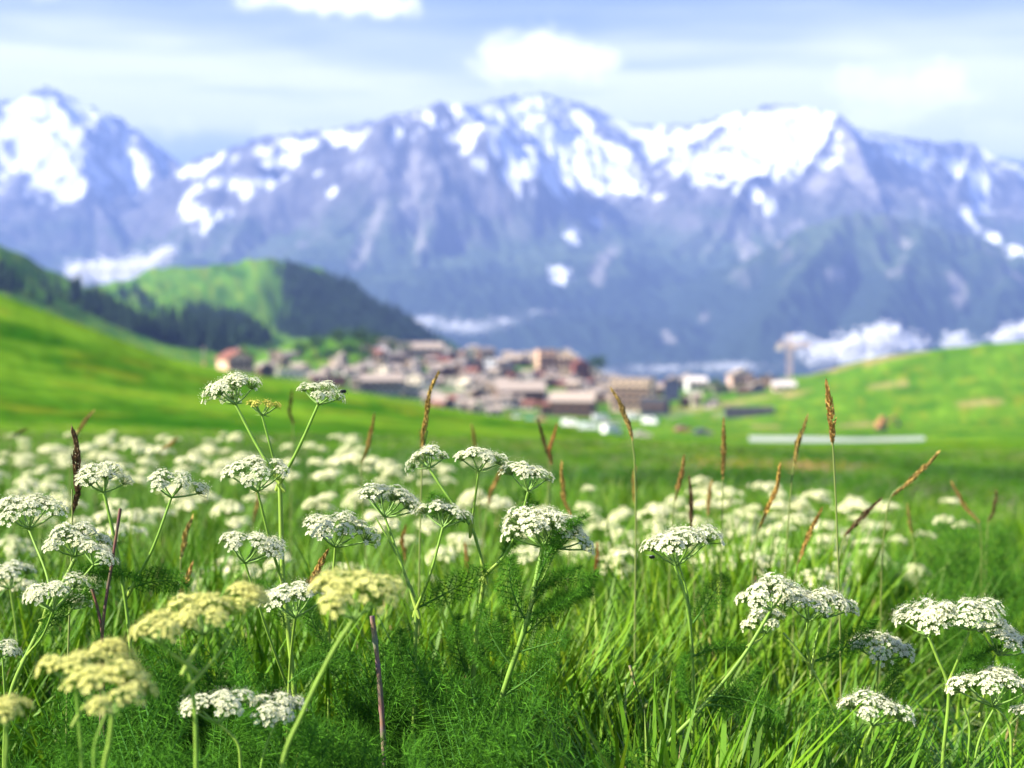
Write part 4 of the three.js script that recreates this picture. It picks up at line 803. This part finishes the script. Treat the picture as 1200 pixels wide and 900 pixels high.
HEROES.forEach((h, n) => {
  const plant = thing('umbel_plant', h.label, 'wildflower', footAt(...h.foot), 0, 'white umbel flowers in the meadow'), r = rng(5000 + n * 77);
  const base = plant.position;
  [...h.stems, ...(h.extra ?? [])].forEach(([d0, d1, ...q], k) => {
    let pts = q.map((v) => at(...v));
    if (k === 0 || q[0][1] >= 885) { const f = k === 0 ? base.clone() : footAt(q[0][0], q[0][2]); f.y -= 0.01; pts = [f, f.clone().lerp(pts[0], 0.5).add(V((r() - 0.5) * 0.006, 0, (r() - 0.5) * 0.006)), ...pts]; }
    const c = smooth(pts, pts.length * 5).map((p) => p.sub(base)), S = new Shape(), m = c.length - 1, pale = 0.3 + 0.7 * r() * (k === 0 ? 1 : 0.4);
    const col = STEM.map((v, i) => lerp(v, STEM_PALE[i], pale * 0.7));
    S.tube(c, c.map((_, i) => lerp(d0, d1, i / m) / 2000 * (1 + 0.06 * Math.sin(i * 1.7))), 7, c.map((_, i) => col.map((v) => v * (1 + 0.16 * n2(i * 0.35, k * 5 + n)))));
    if (k > 0) { const d = c[1].clone().sub(c[0]).normalize(); S.tube([-0.006, -0.002, 0.004, 0.012].map((s) => c[0].clone().addScaledVector(d, s)), [d0, d0 * 1.5, d0 * 1.25, d0 * 0.85].map((v) => v / 2000), 7, STEM_PALE); }
    part(plant, k === 0 ? 'stem' : 'branch', S.build(), M.stem);
  });
  h.umbels.forEach(([px, py, d, w, lean, toward, style], k) => {
    const a = lean * Math.PI / 180, b = toward * Math.PI / 180;
    addUmbel(plant, at(px, py, d), w / F * d, V(Math.sin(a), Math.cos(a) * Math.cos(b), Math.sin(b)), style, 7000 + n * 31 + k);
  });
  h.leaves.forEach(([px, py, d, size, dx, dy]) => addLeaf(plant, at(px, py, d), V(dx, dy, (r() - 0.4) * 0.6), Math.min(size, 0.74) * (0.85 + 0.3 * r()), SMALL_FRONDS, r));
});

// two small flies on the flower heads
[[402, 461, 0.84, 'small black fly on a flower head of the tallest umbel plant'], [764, 655, 0.85, 'small dark fly on the rim of the tilted white umbel']].forEach(([px, py, d, label]) => {
  const p = at(px, py, d), fly = thing('fly', label, 'insect', p, 0.6), S = new Shape(), W = new Shape(), black = [0.012, 0.012, 0.014];
  S.tube([-0.0028, -0.0022, -0.001, 0, 0.0008, 0.0016, 0.0024, 0.0029].map((x) => V(x * 0.75, 0.0012, 0)), [0.0001, 0.0007, 0.0011, 0.0009, 0.0012, 0.0011, 0.0008, 0.0002], 8, black);
  part(fly, 'body', S.build(), M.dry);
  for (const s of [-1, 1]) { const w = new Shape(); w.tri(V(0.0008, 0.0022, s * 0.0003), V(-0.0034, 0.0024, s * 0.0026), V(-0.003, 0.0024, s * 0.0006), [0.3, 0.3, 0.3]); part(fly, 'wing', w.build(), M.spike); }
  for (const s of [-1, 1]) for (const x of [-0.0006, 0.0004, 0.0014]) { const l = new Shape(); l.tube([V(x, 0.0008, s * 0.0008), V(x, 0.0012, s * 0.0019), V(x * 1.3, -0.0006, s * 0.0026)], 0.00012, 3, black); part(fly, 'leg', l.build(), M.dry); }
});

// ---------------------------------------------------------------- leaf clumps: [px, py of the tallest tips, depth, fronds, what sets it apart]
const CLUMPS = [
  [40, 815, 0.82, 8], [100, 785, 0.86, 9], [150, 800, 0.78, 9], [215, 775, 0.84, 9], [262, 745, 0.92, 8], [250, 830, 0.74, 9], [320, 785, 0.8, 8], [335, 735, 0.94, 8], [395, 755, 0.9, 8], [380, 835, 0.76, 9],
  [440, 785, 0.88, 8], [470, 830, 0.8, 9], [510, 770, 0.92, 8], [545, 760, 0.88, 8], [535, 835, 0.78, 9], [590, 830, 0.86, 8], [630, 840, 0.8, 8], [665, 835, 0.86, 8], [690, 855, 0.78, 8], [730, 862, 0.84, 7], [60, 860, 0.7, 8], [170, 860, 0.68, 8], [450, 870, 0.72, 8],
  [985, 865, 0.86, 7], [1040, 875, 0.9, 7], [880, 885, 0.86, 6], [1150, 875, 0.92, 7],
  [1060, 655, 1.75, 9], [1110, 630, 1.7, 10], [1150, 620, 1.75, 10], [1190, 615, 1.7, 10], [1130, 680, 1.5, 10], [1185, 690, 1.45, 10], [1080, 700, 1.6, 9], [1215, 650, 1.6, 9], [1160, 745, 1.3, 9], [1200, 760, 1.25, 9],
];
CLUMPS.forEach(([px, py, d, n], k) => {
  const top = at(px, py, d), foot = footAt(px, d), H = Math.max(0.1, top.y - foot.y), r = rng(300 + k * 17), far = d > 1.1;
  const clump = thing('feathery_plant', far ? 'leafy clump of dark green feathery foliage, no flowers, back among the white umbels' : 'clump of fine thread-leaved green foliage filling the gaps under the white umbels', 'plant', foot, 0, far ? 'leafy clumps beside the white umbels' : 'feathery leaf clumps under the umbels');
  for (let i = 0; i < n; i++) {
    const a = r() * 6.28, lean = 0.06 + 0.55 * Math.pow(r(), 1.3), len = H * (0.72 + 0.34 * r()) / 0.165 * (1 - 0.2 * lean);
    const o = foot.clone().add(V(Math.cos(a) * 0.02 * r(), 0, Math.sin(a) * 0.02 * r()));
    const leaf = addLeaf(clump, o, V(Math.cos(a) * lean, 1, Math.sin(a) * lean), len, FRONDS, r);
    leaf.scale.x *= 0.8; leaf.scale.z *= 0.8;
  }
});

// ---------------------------------------------------------------- the white umbels farther back: each plant with a stem and two to four heads
function headShape(seed) {                                 // a whole head, for plants seen small
  const r = rng(seed), R = 0.021, plan = umbelPlan(R, 11, r, 0.35), geos = [], S = new Shape();
  for (const s of plan) S.tube([V(0, 0, 0), s.p], [0.0007, 0.0005], 3, RAY, false);
  geos.push(S.build());
  for (const s of plan) {
    const g = umbelletShape(seed * 7 + geos.length, 0.0072, 9, 1), q = new THREE.Quaternion().setFromUnitVectors(Y, s.n);
    g.applyMatrix4(new THREE.Matrix4().compose(s.p, q, V(s.s, s.s, s.s))); geos.push(g);
  }
  return mergeGeometries(geos);
}
const HEADS = [1, 2, 3, 4, 5, 6].map((s) => headShape(400 + s));
function fieldPlant(foot, h, r, heads) {
  const plant = thing('umbel_plant', 'small white umbel plant in the drift of flowers behind', 'wildflower', foot, r() * 6.28, 'white umbel flowers drifting across the meadow');
  const lean = V((r() - 0.5) * 0.14, 0, (r() - 0.5) * 0.14), tipOf = (hh, o) => V(lean.x * hh + o.x, hh, lean.z * hh + o.z);
  const node = tipOf(h * (0.55 + 0.15 * r()), V(0, 0, 0)), S = new Shape();
  S.tube([V(0, -0.01, 0), node.clone().multiplyScalar(0.5), node], [0.0016, 0.0014, 0.0012], 5, STEM, false);
  part(plant, 'stem', S.build(), M.stem);
  for (let k = 0; k < heads; k++) {
    const a = r() * 6.28 + k * 2.2, spread = heads === 1 ? 0.01 : 0.035 + 0.04 * r(), hh = h * (k ? 0.82 + 0.18 * r() : 1), tip = tipOf(hh, V(Math.cos(a) * spread, 0, Math.sin(a) * spread));
    const B = new Shape(); B.tube([node, node.clone().lerp(tip, 0.5).add(V(Math.cos(a) * 0.01, 0, Math.sin(a) * 0.01)), tip], [0.0011, 0.001, 0.0008], 4, STEM, false);
    const b = part(plant, 'branch', B.build(), M.stem);
    const u = part(plant, 'umbel', HEADS[Math.floor(r() * HEADS.length)], M.petalField);
    u.position.copy(tip); u.rotation.set((r() - 0.5) * 0.5, r() * 6.28, (r() - 0.5) * 0.5); u.scale.setScalar(0.72 + 0.45 * r());
  }
  return plant;
}
{
  const r = rng(9090);
  // drifts: [px from, px to, depth from, depth to, plants, height, spread of heights]
  const drifts = [[-20, 190, 1.8, 4.8, 36, 0.3, 0.045], [150, 420, 1.9, 4.8, 34, 0.29, 0.045], [380, 560, 2.1, 4.4, 15, 0.265, 0.04], [400, 700, 1.8, 3.2, 12, 0.235, 0.04], [660, 820, 1.7, 3.4, 20, 0.225, 0.04], [800, 1010, 1.55, 3.4, 42, 0.225, 0.04],
    [1000, 1230, 1.7, 3.6, 12, 0.21, 0.04], [0, 400, 1.35, 1.9, 9, 0.235, 0.04], [880, 1010, 1.4, 1.9, 10, 0.21, 0.04]];
  for (const [x0, x1, d0, d1, n, h, dh] of drifts) for (let k = 0; k < n; k++) {
    const px = lerp(x0, x1, r()), d = Math.sqrt(lerp(d0 * d0, d1 * d1, r())), f = footAt(px, d);
    fieldPlant(f, h + (r() - 0.5) * 2 * dh, r, 1 + Math.floor(r() * 3.2));
  }
}

// ---------------------------------------------------------------- grasses in seed: [head top px, py, head foot px, py, depth]
const SPIKES = [[83, 506, 85, 602, 0.9, 1.2], [108, 484, 88, 512, 1.5, 1], [224, 610, 212, 655, 1.1, 1], [224, 664, 210, 702, 1.05, 1], [382, 648, 352, 696, 0.95, 1], [343, 460, 343, 498, 1.9, 1], [437, 489, 424, 542, 1.4, 1], [513, 440, 496, 532, 1.1, 0.9], [553, 500, 557, 528, 1.8, 1], [493, 506, 495, 530, 1.8, 1],
  [631, 494, 642, 536, 1.5, 0.9], [653, 500, 645, 546, 1.5, 0.9], [660, 545, 669, 606, 1.3, 1], [718, 460, 741, 516, 1.1, 0.9], [801, 537, 790, 588, 1.3, 1], [808, 563, 810, 622, 1.3, 1], [848, 494, 847, 562, 1.3, 1.1], [946, 490, 930, 546, 1.2, 1], [968, 450, 976, 522, 1, 0.9], [1097, 532, 1044, 582, 1.2, 0.9],
  [1030, 587, 990, 628, 1.2, 1], [914, 547, 888, 622, 1.2, 0.9], [962, 598, 934, 662, 1.2, 0.9], [1064, 594, 1069, 628, 1.6, 1], [1118, 568, 1147, 612, 1.6, 1], [1166, 578, 1158, 612, 1.7, 0.9], [745, 549, 745, 592, 1.5, 1], [302, 578, 296, 612, 1.6, 1.1], [475, 618, 475, 656, 1.4, 1], [206, 514, 188, 528, 2.1, 1], [30, 503, 14, 510, 2.1, 1], [592, 545, 572, 592, 1.6, 1.1], [834, 566, 830, 604, 1.5, 1], [700, 640, 696, 680, 1.3, 0.8], [545, 640, 548, 676, 1.4, 0.8], [885, 680, 880, 720, 1.3, 0.8]];
SPIKES.forEach(([x0, y0, x1, y1, d, fat], k) => {
  const r = rng(1200 + k * 7), top = at(x0, y0, d), bot = at(x1, y1, d + (r() - 0.5) * 0.02), dir = top.clone().sub(bot), L = dir.length(), foot = footAt(x1 + (x1 - x0) * 0.5 + (r() - 0.5) * 30, d + (r() - 0.5) * 0.08);
  const labels = { 0: 'thick dark brown grass spike, upright, beside the bowed white umbel plant', 7: 'tall kinked golden brown grass spike rising before the village', 18: 'dark grass head with loose side spikelets rising before the white barrier', 19: 'arching golden grass spike curving over on a green stalk' };
  const grass = thing('seeding_grass', labels[k] ?? 'brown grass stalk with narrow seed head among the white flowers', 'grass', foot, 0, 'brown seeding grasses in the meadow');
  const stalk = new Shape(), c = smooth([foot.clone().setY(foot.y - 0.01), foot.clone().lerp(bot, 0.5).add(V((r() - 0.5) * 0.02, 0.01, (r() - 0.5) * 0.02)), bot, bot.clone().addScaledVector(dir, 0.3)], 16).map((p) => p.sub(foot));
  stalk.tube(c, c.map((_, i) => 0.0009 - 0.0004 * i / 16), 5, [0.16, 0.2, 0.05]);
  part(grass, 'stalk', stalk.build(), M.stem);
  const S = new Shape(), bend = V((r() - 0.5), 0, (r() - 0.5)).multiplyScalar(L * 0.18), n = Math.round(L / 0.00075), brown = k % 5 === 0 ? [0.12, 0.07, 0.03] : [0.33 + 0.14 * r(), 0.22 + 0.08 * r(), 0.07];
  const side = dir.clone().cross(V(0, 0, 1)).normalize(), dep = V(0, 0, 1), loose = k === 18 ? 1.5 : 1;
  const spine = (t) => bot.clone().addScaledVector(dir, t).addScaledVector(bend, Math.sin(t * 3.14) + 0.25 * Math.sin(t * 9 + k)).sub(foot);
  S.tube([0, 0.25, 0.5, 0.75, 1].map(spine), [0.0007, 0.0007, 0.0006, 0.0005, 0.0003], 4, brown);
  for (let i = 0; i < n; i++) {
    const t = (i + r()) / n, a = i * 2.4 + r(), wide = 0.0025 * fat * loose * Math.sin(Math.PI * clamp(0.1 + 0.88 * t, 0, 1)) * (0.75 + 0.4 * Math.sin(t * 23 + k) * r() + 0.25);
    const o = spine(t), out = side.clone().multiplyScalar(Math.cos(a)).addScaledVector(dep, Math.sin(a)), f = dir.clone().normalize();
    const tip = o.clone().addScaledVector(out, wide).addScaledVector(f, 0.0045 + 0.002 * r()), m = o.clone().addScaledVector(out, wide * 0.75).addScaledVector(f, 0.0015), w = out.clone().cross(f).multiplyScalar(0.0013), g = 0.6 + 0.7 * r(), col = brown.map((v) => v * g);
    S.tri(o, m.clone().add(w), tip, col); S.tri(o, tip, m.clone().sub(w), col); S.tri(o, m.clone().sub(w), m.clone().add(w), col);
  }
  part(grass, 'seed_head', S.build(), M.spike);
});

// dead stalks from last year
[[[436, 722], [443, 780], [447, 830], [450, 886], 0.82, 'dry grey-brown broken stalk standing in front of the forked umbel plant'], [[141, 596], [132, 655], [122, 720], [118, 790], 0.83, 'thin reddish brown dry stalk crossing the bushy umbel plant'], [[108, 690], [116, 720], [120, 745], [121, 800], 0.835, 'short dark dry stalk beside the thin reddish one'], [[738, 780], [748, 815], [756, 840], [764, 890], 1.0, 'pale straw-coloured stalk bent over in the green grass']].forEach(([a, b, c, e, d, label], k) => {
  const foot = footAt(e[0], d), s = thing('dry_stalk', label, 'stalk', foot, 0, 'dead stalks in the grass'), S = new Shape(), pts = smooth([foot.clone().setY(foot.y - 0.01), ...[e, c, b, a].map((q) => at(q[0], q[1], d))], 24).map((p) => p.sub(foot)), r = rng(60 + k);
  const tone = k === 3 ? [0.42, 0.33, 0.16] : k === 0 ? [0.17, 0.13, 0.085] : [0.12, 0.06, 0.04];
  S.tube(pts, pts.map((_, i) => (k === 0 ? 0.0016 : 0.0009) * (1 + 0.2 * n2(i * 0.7, k))), 6, pts.map((_, i) => tone.map((v) => v * (0.7 + 0.6 * r()))));
  part(s, 'stem', S.build(), M.dry);
});

// ---------------------------------------------------------------- the grass: uncountable blades
function tuftShape(seed, blades, h, w, spread, straw) {
  const r = rng(seed), S = new Shape();
  for (let k = 0; k < blades; k++) {
    const a = r() * 6.28, lean = 0.05 + spread * r() * r(), len = h * (0.55 + 0.5 * r()), wid = w * (0.6 + 0.6 * r()), o = V((r() - 0.5) * 0.05, -0.006, (r() - 0.5) * 0.05), ux = Math.cos(a), uz = Math.sin(a);
    const turn = a + 1.57 + (r() - 0.5) * 1.2, side = V(Math.cos(turn), 0, Math.sin(turn)), g = r(), pts = [], ws = [], n = 4, droop = r() < 0.25 ? 0.5 : 0.08;
    for (let i = 0; i <= n; i++) { const t = i / n, out = len * (lean * t + lean * 1.2 * t * t + droop * t * t * t), y = len * t * (1 - 0.25 * lean * t) - len * droop * 0.8 * t * t * t * t; pts.push(V(o.x + ux * out, o.y + y, o.z + uz * out)); ws.push(i === n ? 0 : wid * Math.sin(Math.PI * (0.25 + 0.72 * t)) ); }
    const dead = r() < straw, pale = r() < 0.1, col = dead ? [0.42, 0.34, 0.15] : pale ? [0.24, 0.34, 0.09] : [0.072 + 0.14 * g * g, 0.18 + 0.16 * g, 0.004 + 0.008 * g];
    S.ribbon(pts, ws, side, col);
  }
  return S.build();
}
function grassField(name, label, shapes, spots) {          // near blades joined into one sheet of growth
  const total = spots.reduce((a, s) => a + shapes[s[5]].attributes.position.count, 0), tris = spots.reduce((a, s) => a + shapes[s[5]].index.count, 0);
  const P = new Float32Array(total * 3), N = new Float32Array(total * 3), C = new Float32Array(total * 3), I = new Uint32Array(tris);
  let v = 0, t = 0;
  for (const [p, s, sy, turn, g, kind] of spots) {
    const G = shapes[kind], a = G.attributes, c = Math.cos(turn), q = Math.sin(turn), n = a.position.count;
    for (let k = 0; k < G.index.count; k++) I[t++] = G.index.array[k] + v;
    for (let k = 0; k < n; k++) {
      const o = (v + k) * 3, x = a.position.array[k * 3] * s, y = a.position.array[k * 3 + 1] * sy, z = a.position.array[k * 3 + 2] * s;
      P[o] = p.x + c * x + q * z; P[o + 1] = p.y + y; P[o + 2] = p.z - q * x + c * z;
      const nx = a.normal.array[k * 3] / s, ny = a.normal.array[k * 3 + 1] / sy, nz = a.normal.array[k * 3 + 2] / s, l = Math.hypot(nx, ny, nz);
      N[o] = (c * nx + q * nz) / l; N[o + 1] = ny / l; N[o + 2] = (-q * nx + c * nz) / l;
      for (let e = 0; e < 3; e++) C[o + e] = a.color.array[k * 3 + e] * g[e];
    }
    v += n;
  }
  const g = new THREE.BufferGeometry();
  g.setAttribute('position', new THREE.BufferAttribute(P, 3)); g.setAttribute('normal', new THREE.BufferAttribute(N, 3)); g.setAttribute('color', new THREE.BufferAttribute(C, 3)); g.setIndex(new THREE.BufferAttribute(I, 1));
  tag(part(scene, name, g, M.grass), label, 'grass', null, 'stuff');
}
function turfField(name, label, shape, spots) {            // short turf farther off: copies of one tuft
  const m = new THREE.InstancedMesh(shape, M.turf, spots.length), q = new THREE.Quaternion(), c = new THREE.Color();
  spots.forEach(([p, s, sy, turn, g], i) => { q.setFromAxisAngle(Y, turn); m.setMatrixAt(i, new THREE.Matrix4().compose(p, q, V(s, sy, s))); m.setColorAt(i, c.setRGB(g[0], g[1], g[2])); });
  m.name = name; scene.add(m); tag(m, label, 'grass', null, 'stuff');
}
{
  const r = rng(4242), near = [], far = [], soil = [0, 0, 0];
  const tint = (x, z) => { const t = fbm2(x * 0.8, z * 0.8, 3), k = 0.85 + 0.4 * r(); return [k * (1 + 0.35 * t), k * (1 + 0.1 * t), k]; };
  const put = (list, x, z, s, sy) => list.push([V(x, groundH(x, z), z), s, sy, r() * 6.28, tint(x, z), Math.floor(r() * 6)]);
  for (let k = 0; k < 10500; k++) {
    const d = 0.74 + 4.4 * Math.pow(r(), 1.75), a = (r() - 0.5) * 0.96, x = d * Math.tan(a), z = -d, px = 600 + F * Math.tan(a);
    // knee-high in the open middle, lower under the leaf clumps and to the right
    let h = 0.88 + 0.4 * fbm2(x * 1.7, z * 1.7, 3) + 0.2 * r();
    if (d < 0.95) h *= px < 700 ? 0.6 : 0.85;
    if (d > 1.9) h *= 0.8;
    if (px > 1000) h *= 0.82;
    put(near, x, z, 0.9 + 0.4 * r(), h);
  }
  for (let k = 0; k < 7000; k++) {
    const d = 5 + 40 * Math.pow(r(), 1.8), a = (r() - 0.5) * 0.9, x = d * Math.tan(a), z = -d;
    put(far, x, z, 1.8 + 1.6 * r(), 0.3 + 0.2 * r() + 0.2 * fbm2(x * 0.3, z * 0.3, 2));
    groundColour(x, z, d, soil); far[far.length - 1][4] = [soil[0] / 0.1, soil[1] / 0.22, soil[2] / 0.01].map((v) => clamp(v, 0.3, 3.2) * (0.85 + 0.3 * r()));
  }
  grassField('meadow_grass', 'tall green meadow grass standing between the white flowers', [1, 2, 3, 4, 5, 6].map((k) => tuftShape(70 + k, 12, 0.29, 0.0064, 0.27, 0.045)), near);
  turfField('short_turf', 'short green turf on the meadow behind the flowers', tuftShape(79, 13, 0.275, 0.0046, 0.42, 0.07), far);
}

scene.traverse((o) => { if (o.isMesh) o.castShadow = o.receiveShadow = true; });
renderer.render(scene, camera);
